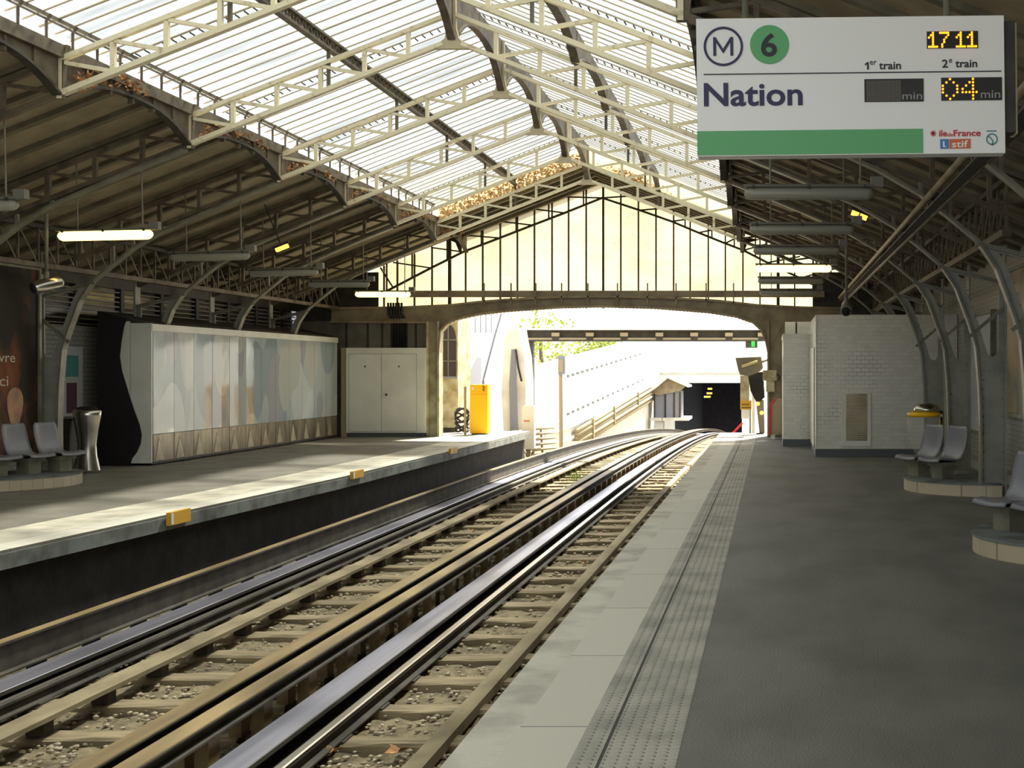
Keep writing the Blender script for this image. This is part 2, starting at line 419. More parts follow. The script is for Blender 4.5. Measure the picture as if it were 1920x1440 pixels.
def text(body, x0, x1, z0, z1, y, m, name, parent, bold=0.0, depth=.002):
    cu = bpy.data.curves.new('lettering', 'FONT'); cu.body = body; cu.offset = bold; cu.extrude = 0.02; cu.resolution_u = 4
    o = bpy.data.objects.new('lettering', cu); COL.objects.link(o)
    dg = bpy.context.evaluated_depsgraph_get(); me = bpy.data.meshes.new_from_object(o.evaluated_get(dg))
    vs = [v.co.copy() for v in me.vertices]; fs = [tuple(p.vertices) for p in me.polygons]
    bpy.data.objects.remove(o); bpy.data.meshes.remove(me)
    ax, bx = min(v.x for v in vs), max(v.x for v in vs); ay, by = min(v.y for v in vs), max(v.y for v in vs)
    b = MB(); b.add([(x0 + (v.x - ax) / (bx - ax) * (x1 - x0), y - depth * (v.z + .02) / .04, z0 + (v.y - ay) / (by - ay) * (z1 - z0)) for v in vs], fs)
    return b.build(name, m, parent) if parent is not None else b


ORD = ['first', 'second', 'third', 'fourth', 'fifth', 'sixth', 'seventh', 'eighth', 'ninth']
BAY = 3.0
YG = 31.5                                     # the glazed gable
FR = [28.5, 25.5, 22.5, 19.5, 16.5, 13.5, 10.5]     # roof frames, counted from the gable
C = -4.09                                     # roof centre line
XL, XR = -7.45, -0.73                         # gutters
SL = 0.392                                    # roof slope
ZB = 4.46


def zlow(X):                                  # underside of the trusses
    if X < XL: return ZB - SL * (XL - X)
    if X > XR: return ZB - SL * (X - XR)
    return ZB + SL * (X - XL) if X < C else ZB + SL * (XR - X)


# ------------------------------------------------------------------ setting: platforms, track pit
b = MB(); b.box(-1.32, 3.6, -24, 33.4, -1.4, -.012); struct(b, 'floor', 'asphalt')
# right platform edge: concrete nose, pale tiles, studded strips
fl = tag(MB().box(-.39, 3.6, -24, 33.4, -.012, 0.0).build('floor_surface', 'asphalt'), kind='structure')
struct(MB().box(-1.34, -1.13, -24, 33.3, -.16, 0.0), 'trim_1', 'nose')
struct(MB().box(-1.13, -.83, -24, 33.3, -.012, 0.001), 'trim_2', 'nosetile')
struct(MB().box(-.83, -.715, -24, 33.3, -.012, 0.002), 'trim_3', 'studs')
struct(MB().box(-.70, -.39, -24, 33.3, -.012, 0.002), 'trim_4', 'studs')
struct(MB().box(-.715, -.70, -24, 33.3, -.012, 0.0), 'trim_5', 'line')
# left platform follows a slightly bent edge
LE = [(-24, -6.95), (8, -6.95), (11.5, -6.85), (14.5, -6.72), (19.4, -6.48), (25, -6.42), (34.0, -6.40)]
poly = [(x, y) for y, x in LE] + [(-11.6, 34.0), (-11.6, -24)]
struct(MB().prism(poly, -.03, 0, 'z'), 'floor_across', 'asphaltpale')
b = MB(); pl = [(x, y) for y, x in LE]; b.add([(x, y, .002) for x, y in pl] + [(x - .30, y, .002) for x, y in pl] + [(x, y, -.03) for x, y in pl] + [(x - .30, y, -.03) for x, y in pl],
    [(i, i + 1, 7 + i + 1, 7 + i) for i in range(6)] + [(i, i + 1, 14 + i + 1, 14 + i) for i in range(6)]); struct(b, 'trim_6', 'nosetile')
b = MB(); b.add([(x - .30, y, .003) for x, y in pl] + [(x - .95, y, .003) for x, y in pl], [(i, i + 1, 7 + i + 1, 7 + i) for i in range(6)])
b.add([(x - .30, y, -.02) for x, y in pl] + [(x - .95, y, -.02) for x, y in pl], [(i, i + 1, 7 + i + 1, 7 + i) for i in range(6)]); struct(b, 'trim_7', 'studslit')
b = MB(); b.prism([(x + .02, y) for x, y in pl] + [(x - .3, y) for x, y in pl[::-1]], -.17, -.03, 'z'); struct(b, 'trim_8', 'kerb')
b = MB(); b.prism([(x - .12, y) for x, y in pl] + [(-11.6, 34), (-11.6, -24)], -1.6, -.03, 'z'); struct(b, 'wall_pit', 'pit')


def off(Y):
    return 0.0


def drop(Y):
    return -max(0, Y - 24) ** 2 / 2200


# ballast bed
rows = [-6, -2, 2, 4, 6] + [7 + .16 * i for i in range(110)] + [24.8 + .5 * i for i in range(60)] + [55 + 3 * i for i in range(17)] + [105.5]
NX = 46
b = MB(); vs = []
for y in rows:
    for i in range(NX + 1):
        wide = 0 if y < 34.5 else min(1, (y - 34.5) * 2)
        x = -6.98 - wide * 2.2 + (5.64 + wide * 2.7) * i / NX
        z = -1.055 + .04 * noise.noise(Vector((x * 5, y * 5, 0))) + .03 * noise.noise(Vector((x * 13, y * 13, 4))) + drop(y)
        vs.append((x, y, z))
b.add(vs, [(j * (NX + 1) + i, j * (NX + 1) + i + 1, (j + 1) * (NX + 1) + i + 1, (j + 1) * (NX + 1) + i) for j in range(len(rows) - 1) for i in range(NX)])
tag(b.build('ballast', 'ballast', None, True), 'brown dusty ballast of the track bed between the platforms', 'ballast', kind='stuff')
# loose stones
b = MB(); ico = bmesh.new(); bmesh.ops.create_icosphere(ico, subdivisions=1, radius=1); IV = [v.co.copy() for v in ico.verts]; IF = [tuple(v.index for v in f.verts) for f in ico.faces]; ico.free()
for k in range(6500):
    y = 8 + 26 * random.random() ** 1.7; x = random.uniform(-6.3, -1.4) + off(y); r = random.uniform(.010, .028)
    q = Vector((random.uniform(.7, 1.4), random.uniform(.7, 1.4), random.uniform(.5, .9)))
    b.add([(x + v.x * r * q.x * random.uniform(.8, 1.2), y + v.y * r * q.y, -1.035 + drop(y) + v.z * r * q.z) for v in IV], IF)
tag(b.build('loose_stones', 'stone'), 'loose pale stones scattered over the ballast between the rails', 'stones', kind='stuff')

# sleepers
KS = [8.2 + .885 * i for i in range(60)]
TR, TLc = -2.33, -5.06                        # track centres: near track, far track


def sleeper_mesh(seed, xa, xb):
    r = random.Random(seed); b = MB(); nx = 10; P = []
    for i in range(nx + 1):
        x = xa + (xb - xa) * i / nx; j = lambda a: r.uniform(-a, a)
        P.append([(x, -.13 + j(.012), -.10), (x, -.125 + j(.014), .035 + j(.008)), (x, -.10 + j(.01), .05 + j(.008)), (x, .10 + j(.01), .05 + j(.008)), (x, .125 + j(.014), .035 + j(.008)), (x, .13, -.10)])
    vs = [p for row in P for p in row]; fs = [(i * 6 + k, i * 6 + (k + 1) % 6, (i + 1) * 6 + (k + 1) % 6, (i + 1) * 6 + k) for i in range(nx) for k in range(6)]
    b.add(vs, fs + [(5, 4, 3, 2, 1, 0), tuple(nx * 6 + k for k in range(6))]); return b


for t, (cx, lab, grp) in enumerate(((TR, 'dusty timber sleeper in the ballast under the track beside the tactile platform edge', 'sleepers of the near track'),
                                    (TLc, 'dusty timber sleeper in the ballast under the track beside the dark pit wall', 'sleepers of the far track'))):
    protos = [sleeper_mesh(50 + 5 * t + i, *((-1.28, .98), (-1.24, 1.28))[t]) for i in range(4)]; done = {}
    for k, y in enumerate(KS):
        i = k % 4; y2 = y + (.15 if t else 0)
        loc = (cx + ((-1.28 + .98) / 2, .02)[t], y2, -1.05 + drop(y2))
        if i not in done:
            o = protos[i].build('sleeper', 'sleeper', None, False); done[i] = o
        else:
            o = done[i].copy(); COL.objects.link(o)
        o.location = (loc[0], loc[1], loc[2] - .10); o.rotation_euler = (0, 0, 0)
        tag(o, lab, 'sleeper', grp)

YS = [-8, 0, 6, 10, 14, 18, 22, 24] + [24 + 2.5 * i for i in range(1, 36)]


def sweep(prof, x, z, ys=YS):
    b = MB(); n = len(prof); vs = []
    for y in ys:
        a = -max(0, y - 22) / 360
        for dx, dz in prof: vs.append((x + off(y) + dx, y, z + dz + drop(y)))
    fs = [(i * n + k, i * n + (k + 1) % n, (i + 1) * n + (k + 1) % n, (i + 1) * n + k) for i in range(len(ys) - 1) for k in range(n)]
    return b.add(vs, fs + [tuple(range(n))[::-1], tuple(range((len(ys) - 1) * n, len(ys) * n))])


def ibeam(w, h, t):
    return [(-w / 2, -h), (w / 2, -h), (w / 2, -h + t), (t / 2, -h + t), (t / 2, -t), (w / 2, -t), (w / 2, 0), (-w / 2, 0), (-w / 2, -t), (-t / 2, -t), (-t / 2, -h + t), (-w / 2, -h + t)]


RAILP = [(-.06, -.15), (.06, -.15), (.06, -.135), (.01, -.12), (.01, -.05), (.034, -.035), (.034, -.006), (.026, 0), (-.026, 0), (-.034, -.006), (-.034, -.035), (-.01, -.05), (-.01, -.12), (-.06, -.135)]


def feet(b_list, x, z0, z1, w, d, parent, m, ys, name='support'):
    first = None
    for y in ys:
        o = None
        if first is None or y > 22:
            o = MB().box(x + off(y) - w / 2, x + off(y) + w / 2, y - d / 2, y + d / 2, z0 + drop(y), z1 + drop(y)).build(name, m, parent)
            if first is None: first = (o, y)
        else:
            o = first[0].copy(); COL.objects.link(o); o.location = (0, y - first[1], 0)


SY = KS; SY2 = [y + .15 for y in KS]
# near track, its side towards the middle; the other half lies under the platform edge
r_ = thing('rolling_track', 'wide polished steel running surface with violet sheen in the near track', 'running rail', (-3.31, 0, -1.2))
sweep(ibeam(.25, .172, .03), -3.31, -.815).build('running_beam', 'darkrust', r_)
sweep([(-.12, -.006), (.12, -.006), (.115, 0), (-.115, 0)], -3.31, -.81).build('running_face', 'roll', r_)
feet(None, -3.31, -1.0, -.985, .3, .22, r_, 'darkrust', SY)
r_ = thing('steel_rail', 'shiny narrow rail with dark sides beside the near polished running surface', 'rail', (-3.06, 0, -1.1))
sweep([(x, z * .8) for x, z in RAILP], -3.06, -.866).build('rail', 'darkrust', r_); sweep([(-.034, -.02), (.034, -.02), (.034, -.006), (.024, 0), (-.024, 0), (-.034, -.006)], -3.06, -.858).build('rail_head', 'rail', r_); feet(None, -3.06, -1.0, -.985, .16, .2, r_, 'darkrust', SY, 'chair_block')
r_ = thing('guide_bar', 'brown steel guide bar on posts, on the platform-edge side of the middle pair', 'guide bar', (-3.6, 0, -1.1))
sweep([(-.03, -.11), (.075, -.11), (.075, -.095), (.02, -.08), (.02, -.02), (.075, -.012), (.075, 0), (-.075, 0), (-.075, -.012), (-.03, -.02)], -3.58, -.6).build('bar', 'darkrust', r_)
sweep([(-0.071, -.008), (0.071, -.008), (0.067, 0), (-0.067, 0)], -3.58, -0.594).build('lit_top', 'rust', r_)  # brighter strip paints the light falling on the bar top
feet(None, -3.59, -1.0, -.71, .09, .16, r_, 'rust', SY, 'post')
r_ = thing('guide_bar', 'brown steel guide bar on posts, on the far-track side of the middle pair', 'guide bar', (-3.8, 0, -1.1))
sweep([(-.075, -.11), (.03, -.11), (.03, -.02), (.075, -.012), (.075, 0), (-.075, 0), (-.075, -.012), (-.02, -.02), (-.02, -.08), (-.075, -.095)], -3.82, -.6).build('bar', 'darkrust', r_)
sweep([(-0.071, -.008), (0.071, -.008), (0.067, 0), (-0.067, 0)], -3.82, -0.594).build('lit_top', 'rust', r_)  # light on the top painted as a brighter strip
feet(None, -3.81, -1.0, -.71, .09, .16, r_, 'rust', SY2, 'post')
sweep([(-.05, -.06), (.05, -.06), (.05, 0), (-.05, 0)], -3.70, -.66).build('gap_shade', 'darkrust', r_)  # added dark strip standing in for the black gap between the bars
# current return planks
r_ = thing('centre_rail', 'flat dusty timber-coloured rail along the near track beside the platform edge', 'centre rail', (-2.3, 0, -1.1))
sweep([(-.065, -.08), (.065, -.08), (.065, 0), (-.065, 0)], -2.305, -.94).build('plank', 'plank', r_); feet(None, -2.31, -1.0, -.99, .08, .12, r_, 'darkrust', SY)
r_ = thing('centre_rail', 'flat dusty rail raised on dark blocks along the middle of the far track', 'centre rail', (-5.2, 0, -1.1))
sweep([(-.10, -.035), (.10, -.035), (.10, 0), (-.10, 0)], -5.22, -.85).build('plank', 'plank', r_); feet(None, -5.24, -1.0, -.9, .13, .13, r_, 'darkrust', SY2)
# far track, far side
r_ = thing('rolling_track', 'wide bluish steel running surface in the far track', 'running rail', (-6.03, 0, -1.2))
sweep(ibeam(.25, .125, .03), -6.03, -.865).build('running_beam', 'darkrust', r_)
sweep([(-.12, -.006), (.12, -.006), (.115, 0), (-.115, 0)], -6.03, -.86).build('running_face', 'roll', r_); feet(None, -6.03, -1.0, -.99, .3, .22, r_, 'darkrust', SY2)
r_ = thing('steel_rail', 'dark narrow rail beside the bluish running surface of the far track', 'rail', (-5.76, 0, -1.1))
sweep([(x, z * .7) for x, z in RAILP], -5.76, -.886).build('rail', 'darkrust', r_); sweep([(-.02, -.01), (.02, -.01), (.02, 0), (-.02, 0)], -5.775, -.88).build('rail_head', 'rail', r_); feet(None, -5.76, -1.0, -.985, .16, .2, r_, 'darkrust', SY2, 'chair_block')
r_ = thing('guide_bar', 'tall dark steel guide bar against the black pit wall of the far platform', 'guide bar', (-6.3, 0, -1.1))
sweep([(-.03, -.27), (.05, -.27), (.05, -.255), (.02, -.24), (.02, -.03), (.05, -.02), (.05, 0), (-.05, 0), (-.05, -.02), (-.03, -.03)], -6.26, -.6).build('bar', 'darkrust', r_)
sweep([(-0.046, -.008), (0.046, -.008), (0.042, 0), (-0.042, 0)], -6.26, -0.594).build('lit_top', 'rust', r_)  # lit top edge painted as a brighter strip
feet(None, -6.27, -1.0, -.86, .1, .14, r_, 'darkrust', SY2, 'post')
# hidden-side rails of the two tracks, glimpsed between the middle bars
r_ = thing('steel_rail', 'shiny rail of the far track low behind the middle guide bars', 'rail', (-4.34, 0, -1.1))
sweep([(x, z * .8) for x, z in RAILP], -4.34, -.87).build('rail', 'rail', r_)
r_ = thing('rolling_track', 'running surface of the far track low behind the middle guide bars', 'running rail', (-4.1, 0, -1.2))
sweep(ibeam(.25, .12, .03), -4.09, -.87).build('running_beam', 'roll', r_)


# ------------------------------------------------------------------ setting: roofs
def zs(X): return zlow(X) + .84


Y0r = -7.0  # unseen roof and walls stop short behind the camera to let in daylight
ce = thing('ceiling', None, None, (C, 10, 5.2), kind='structure')
for a, b_ in ((XL - .22, C), (C, XR + .22)):
    za, zb = (zlow(XL) + .84 - SL * .22, zs(C)) if a < C - .1 else (zs(C), zlow(XR) + .84 - SL * .22)
    m_ = MB(); m_.add([(a, Y0r, za), (b_, Y0r, zb), (b_, 28.62, zb), (a, 28.62, za)], [(0, 1, 2, 3)]); m_.build('roof_sheet', 'skylight', ce)
    g = MB()
    n = int((28.6 - 9) / .3)
    for i in range(n + 1):
        y = 9 + .3 * i
        g.bar((a, y, za - .02), (b_, y, zb - .02), .018 if i % 5 else .03, .012)
    for t in (.3, .66):
        for i in range(0):
            pass
    g.build('glazing_bar', 'bar', ce)
    # rows of sheet hooks at the laps, one row per bay
    h = MB()
    for yb in FR[1:-1]:
        yy = yb + 1.52
        for k in range(34):
            t = (k + .5) / 34; X = a + (b_ - a) * t; Z = za + (zb - za) * t
            h.bar((X, yy, Z - .03), (X + .012, yy + .10, Z - .04), .012, .014)
    h.build('sheet_hook', 'dark', ce)
ca = thing('ceiling_aisle', None, None, (C, 10, 4), kind='structure')
for a, b_ in ((-11.6, XL), (XR, 3.45)):
    za, zb = zlow(a) + .50, zlow(b_) + .50
    MB().prism([(a, za), (b_, zb), (b_, zb + .07), (a, za + .07)], Y0r, YG, 'y').build('roof_boards', 'board', ca)
    g = MB()
    y = 6.0
    while y < YG:
        g.prism([(a, za - .06), (b_, zb - .06), (b_, zb), (a, za)], y - .055, y + .055, 'y')
        y += .75
    g.build('rafter_rib', 'rafter', ca)
# last bay before the gable: opaque roof across the nave, and the upstand that closes the skylight
ends = thing('ceiling_end', None, None, (C, 30, 5), kind='structure')
for a, b_ in ((XL, C), (C, XR)):
    za, zb = zlow(a) + .42, zlow(b_) + .42
    MB().prism([(a, za), (b_, zb), (b_, zb + .06), (a, za + .06)], 28.7, YG + .15, 'y').build('roof_boards', 'board', ends)
    g = MB()
    for k in range(5):
        y = 28.75 + .55 * k
        g.prism([(a, za - .09), (b_, zb - .09), (b_, zb), (a, za)], y, y + .1, 'y')
    g.build('rafter_rib', 'rafter', ends)
    MB().add([(a, 28.66, zlow(a) + .42), (b_, 28.66, zlow(b_) + .42), (b_, 28.66, zs(b_)), (a, 28.66, zs(a))], [(0, 1, 2, 3)]).build('end_sheet', 'gable', ends)

# ------------------------------------------------------------------ nave trusses
NP = 6


def nave_truss(Y):
    t = thing('roof_truss', '', 'roof truss', (C, Y, ZB), 'cream roof trusses of the skylight')
    for sgn, X0 in ((1, XL), (-1, XR)):
        xs = [X0 + (C - X0) * i / NP for i in range(NP + 1)]
        lowz = lambda X: zlow(X) + .03
        MB().bar((X0, Y, lowz(X0)), (C + .12 * -sgn, Y, lowz(C) - .03), .085, .055).build('lower_chord', 'cream', t)
        MB().bar((X0, Y, lowz(X0) + .36), (C + .05 * -sgn, Y, lowz(C) + .34), .075, .05).build('upper_chord', 'cream', t)
        for i in range(1, NP):
            MB().bar((xs[i], Y, lowz(xs[i])), (xs[i], Y, lowz(xs[i]) + .36), .05, .05).build('post', 'cream', t)
        for i in range(NP - 1):
            MB().bar((xs[i], Y, lowz(xs[i]) + .34), (xs[i + 1], Y, lowz(xs[i + 1]) + .02), .04, .05, (0, 1, 0)).build('diagonal', 'cream', t)
        # upright to the purlin at mid slope
        xm = X0 + (C - X0) * .53
        MB().bar((xm, Y, lowz(xm)), (xm, Y, zs(xm) - .25), .04, .04).build('purlin_post', 'brown', t)
        # gutter bracket
        MB().prism([(X0 - .06 * sgn, ZB - .02), (X0 + .05 * sgn, ZB - .02), (X0 + .06 * sgn, ZB + .44), (X0 + .10 * sgn, ZB + .54), (X0 - .10 * sgn, ZB + .54)], Y - .035, Y + .035).build('gutter_bracket', 'brown', t)
        MB().bar((X0 + .015 * sgn, Y - .03, ZB - .02), (X0 + .015 * sgn, Y - .03, ZB + .5), .05, .03).build('bracket_edge', 'cream', t)
    pts = [(C - .22, zlow(C) - .07), (C - .20, zlow(C) - .02), (C - .09, zlow(C) + .06), (C - .055, zlow(C) + .2), (C - .045, zlow(C) + .8)]
    MB().prism(pts + [(2 * C - x, z) for x, z in pts[::-1]], Y - .035, Y + .035).build('ridge_bracket', 'bar', t)
    return t


tr = nave_truss(FR[0])
tr['label'] = 'cream lattice roof truss nearest the glazed gable end'
for i, y in enumerate(FR[1:]):
    dup(tr, (C, y, ZB), '%s cream lattice roof truss out from the glazed gable end' % ORD[i + 1])


# ------------------------------------------------------------------ aisle trusses
def aisle_truss(Y, sgn):
    X0 = XL if sgn < 0 else XR; X1 = X0 + sgn * 3.6
    t = thing('aisle_truss', '', 'roof truss', (X0, Y, 3.0), 'dark lattice trusses under the aisle roof')
    xs = [X0 + (X1 - X0) * i / 6 for i in range(7)]; lz = lambda X: zlow(X) + .03
    MB().bar((X0, Y, lz(X0)), (X1, Y, lz(X1)), .08, .06).build('lower_chord', 'brown', t)
    MB().bar((X0, Y, lz(X0) + .36), (X1, Y, lz(X1) + .36), .08, .06).build('upper_chord', 'brown', t)
    for i in range(1, 7): MB().bar((xs[i], Y, lz(xs[i])), (xs[i], Y, lz(xs[i]) + .36), .05, .06).build('post', 'brown', t)
    for i in range(6): MB().bar((xs[i], Y, lz(xs[i]) + .02), (xs[i + 1], Y, lz(xs[i + 1]) + .34), .04, .045, (0, 1, 0)).build('diagonal', 'brown', t)
    return t


for sgn, side, ys in ((-1, 'far-platform', FR[:6]), (1, 'near-platform', FR[:7])):
    a0 = aisle_truss(ys[0], sgn); a0['label'] = 'dark lattice truss under the %s aisle roof, nearest the gable' % side
    for i, y in enumerate(ys[1:]):
        dup(a0, (a0.location.x, y, 3.0), '%s dark lattice truss from the gable under the %s aisle roof' % (ORD[i + 1], side))


# ------------------------------------------------------------------ gutter girders with arched undersides, ridge beams, purlins
def arch(y0, y1, zend, rise, n=14, p=2.6):
    return [(y0 + (y1 - y0) * i / n, zend + rise * (1 - abs(2 * i / n - 1) ** p)) for i in range(n + 1)]


def gutter(Y, X, name, lab, sgn):
    g = thing('gutter_girder', lab, 'girder', (X, Y, ZB), 'gutter girders with arched undersides')
    y0, y1 = Y + .05, Y + BAY - .05
    a = arch(y0, y1, ZB + .02, .30)
    MB().box(X - .07, X + .07, y0, y1, ZB + .40, ZB + .53).build('channel', 'brown', g)
    MB().prism(a + [(y1, ZB + .41), (y0, ZB + .41)], X - .012, X + .012, 'x').build('web_plate', 'brown', g)
    MB().strip(a, .03, X - .05, X + .05, 'x').build('arched_flange', 'dark', g)
    for k in range(1, 6): MB().box(X - .03, X + .03, Y + .5 * k - .02, Y + .5 * k + .02, ZB + .24, ZB + .42).build('stiffener', 'brown', g)
    return g


for sgn, X, side in ((-1, XL, 'far platform'), (1, XR, 'near platform')):
    g0 = None
    for i, y in enumerate([28.5] + FR[1:]):
        lab = ('gutter girder with arched underside over the %s, in the bay against the gable' % side) if i == 0 else '%s gutter girder from the gable with arched underside over the %s' % (ORD[i], side)
        if g0 is None: g0 = gutter(y, X, '', lab, sgn)
        else: dup(g0, (X, y, ZB), lab)

b0 = None
for i, y in enumerate(FR[1:6]):
    lab = ['ridge beam', 'ridge beam'][0]
    lab = '%s dark arched ridge beam from the gable at the top of the skylight' % ORD[i]
    if b0 is None:
        zb_ = zlow(C)
        b0 = thing('ridge_beam', lab, 'roof beam', (C, y, zb_), 'ridge beams of the skylight')
        a = arch(y + .04, y + BAY - .04, zb_ + .05, .48)
        MB().prism(a + [(y + BAY - .04, zb_ + .8), (y + .04, zb_ + .8)], C - .02, C + .02, 'x').build('web_plate', 'brown', b0)
        MB().strip(a, .03, C - .05, C + .05, 'x').build('arched_flange', 'brown', b0)
    else: dup(b0, (C, y, zlow(C)), lab)

p0 = None
XM1 = XL + (C - XL) * .53; XM2 = XR + (C - XR) * .53
for i, y in enumerate(FR[1:6]):
    lab = '%s dark lattice purlin from the gable, halfway up the far slope of the skylight' % ORD[i]
    zt = zs(XM1) - .04
    if p0 is None:
        p0 = thing('lattice_purlin', lab, 'roof beam', (XM1, y, zt), 'lattice purlins of the skylight')
        MB().box(XM1 - .04, XM1 + .04, y, y + BAY, zt - .13, zt - .10).build('top_chord', 'brown', p0)
        MB().box(XM1 - .04, XM1 + .04, y, y + BAY, zt - .27, zt - .235).build('bottom_chord', 'brown', p0)
        l_ = MB()
        for k in range(15):
            ya = y + .2 * k; l_.bar((XM1, ya, zt - .25), (XM1, ya + .10, zt - .11), .03, .03); l_.bar((XM1, ya + .10, zt - .11), (XM1, ya + .2, zt - .25), .03, .03)
        l_.build('lattice', 'brown', p0)
    else: dup(p0, (XM1, y, zt), lab)
p0 = None
for i, y in enumerate(FR[1:]):
    lab = '%s dark arched purlin from the gable, halfway up the near slope of the skylight' % ORD[i]
    zt = zs(XM2) - .04
    if p0 is None:
        p0 = thing('arched_purlin', lab, 'roof beam', (XM2, y, zt), 'arched purlins of the skylight')
        a = arch(y + .03, y + BAY - .03, zt - .42, .24)
        MB().prism(a + [(y + BAY - .03, zt), (y + .03, zt)], XM2 - .015, XM2 + .015, 'x').build('web_plate', 'brown', p0)
        MB().strip(a, .03, XM2 - .055, XM2 + .055, 'x').build('arched_flange', 'brown', p0)
    else: dup(p0, (XM2, y, zt), lab)
# light eave rail above the far gutter
e0 = None
for i, y in enumerate([28.5] + FR[1:]):
    if y > 28: continue
    lab = '%s spindly eave rail from the gable above the far gutter girder' % ORD[i - 1]
    if e0 is None:
        zt = ZB + .78; e0 = thing('eave_rail', lab, 'rail', (XL, y, ZB + .53), 'eave rails above the far gutter')
        MB().box(XL - .015, XL + .015, y, y + BAY, zt, zt + .035).build('top_rod', 'brown', e0)
        MB().box(XL + .06, XL + .075, y, y + BAY, zt - .07, zt - .05).build('lower_rod', 'brown', e0)
        for k in range(6):
            MB().tube([(XL, y + .25 + .5 * k, ZB + .52), (XL, y + .25 + .5 * k, zt - .05), (XL + .05, y + .25 + .5 * k, zt + .02)], .016, 6).build('upright', 'brown', e0)
    else: dup(e0, (XL, y, ZB + .53), lab)


# ------------------------------------------------------------------ leaves caught in the netting
def leaf_shape(b, c, s, rnd):
    ax = Vector((rnd.uniform(-1, 1), rnd.uniform(-1, 1), rnd.uniform(-1, 1))).normalized(); R = Matrix.Rotation(rnd.uniform(0, 2 * PI), 3, ax)
    P = [(0, -.6), (.35, -.35), (.7, -.05), (.3, .15), (.25, .5), (0, .75), (-.25, .5), (-.3, .15), (-.7, -.05), (-.35, -.35)]
    vs = [Vector(c) + R @ Vector((x * s, y * s, .25 * s * (x * x))) for x, y in P] + [Vector(c) + R @ Vector((x * s * .9, y * s * .9, .25 * s * x * x - .004)) for x, y in P]
    n = len(P); b.add(vs, [tuple(range(n)), tuple(range(n, 2 * n))[::-1]] + [(i, (i + 1) % n, n + (i + 1) % n, n + i) for i in range(n)])


rnd = random.Random(3)
for i, y in enumerate(FR[:6]):
    b = MB()
    for k in range(150 if y < 15 else 80):
        t = rnd.random() ** 1.5 * 1.5 if y < 15 else rnd.random() ** 2 * 2.2
        zc = ZB + .05 + .3 * (1 - abs(2 * (t + .1) / BAY - 1) ** 2.6)
        leaf_shape(b, (XL + .07 + rnd.uniform(0, .1), y + .12 + t, zc + rnd.uniform(-.02, .16)), rnd.uniform(.025, .05), rnd)
    tag(b.build('fallen_leaves', 'leaf', merge=False), '%s clump of dry brown leaves from the gable, caught along the far gutter' % ORD[i], 'leaves', 'dry leaves along the far gutter', 'stuff')
b = MB()
for k in range(2400):
    X = XL + .1 + rnd.random() * (C - XL - .1); u = rnd.random() ** 1.4
    leaf_shape(b, (X, 28.60 - .1 * rnd.random(), zlow(X) + .42 + .30 * u), rnd.uniform(.025, .05), rnd)
for k in range(500):
    X = C + .55 + rnd.gauss(.5, .28); leaf_shape(b, (X, 28.60 - .1 * rnd.random(), zlow(X) + .36 + .22 * rnd.random()), rnd.uniform(.025, .05), rnd)
tag(b.build('fallen_leaves', 'leafpale', merge=False), 'drift of pale dry leaves in the netting above the truss nearest the gable', 'leaves', None, 'stuff')

# ------------------------------------------------------------------ arched columns along both walls
RIB = [(2.66, .0), (2.665, .8), (2.645, 1.4), (2.60, 1.92), (2.53, 2.15), (2.458, 2.35), (2.34, 2.665), (2.145, 2.955), (1.855, 3.195), (1.55, 3.44), (1.10, 3.70), (.5, 3.97), (-.1, 4.22), (-.6, 4.42)]
CM = -4.05                                     # mirror line of the columns


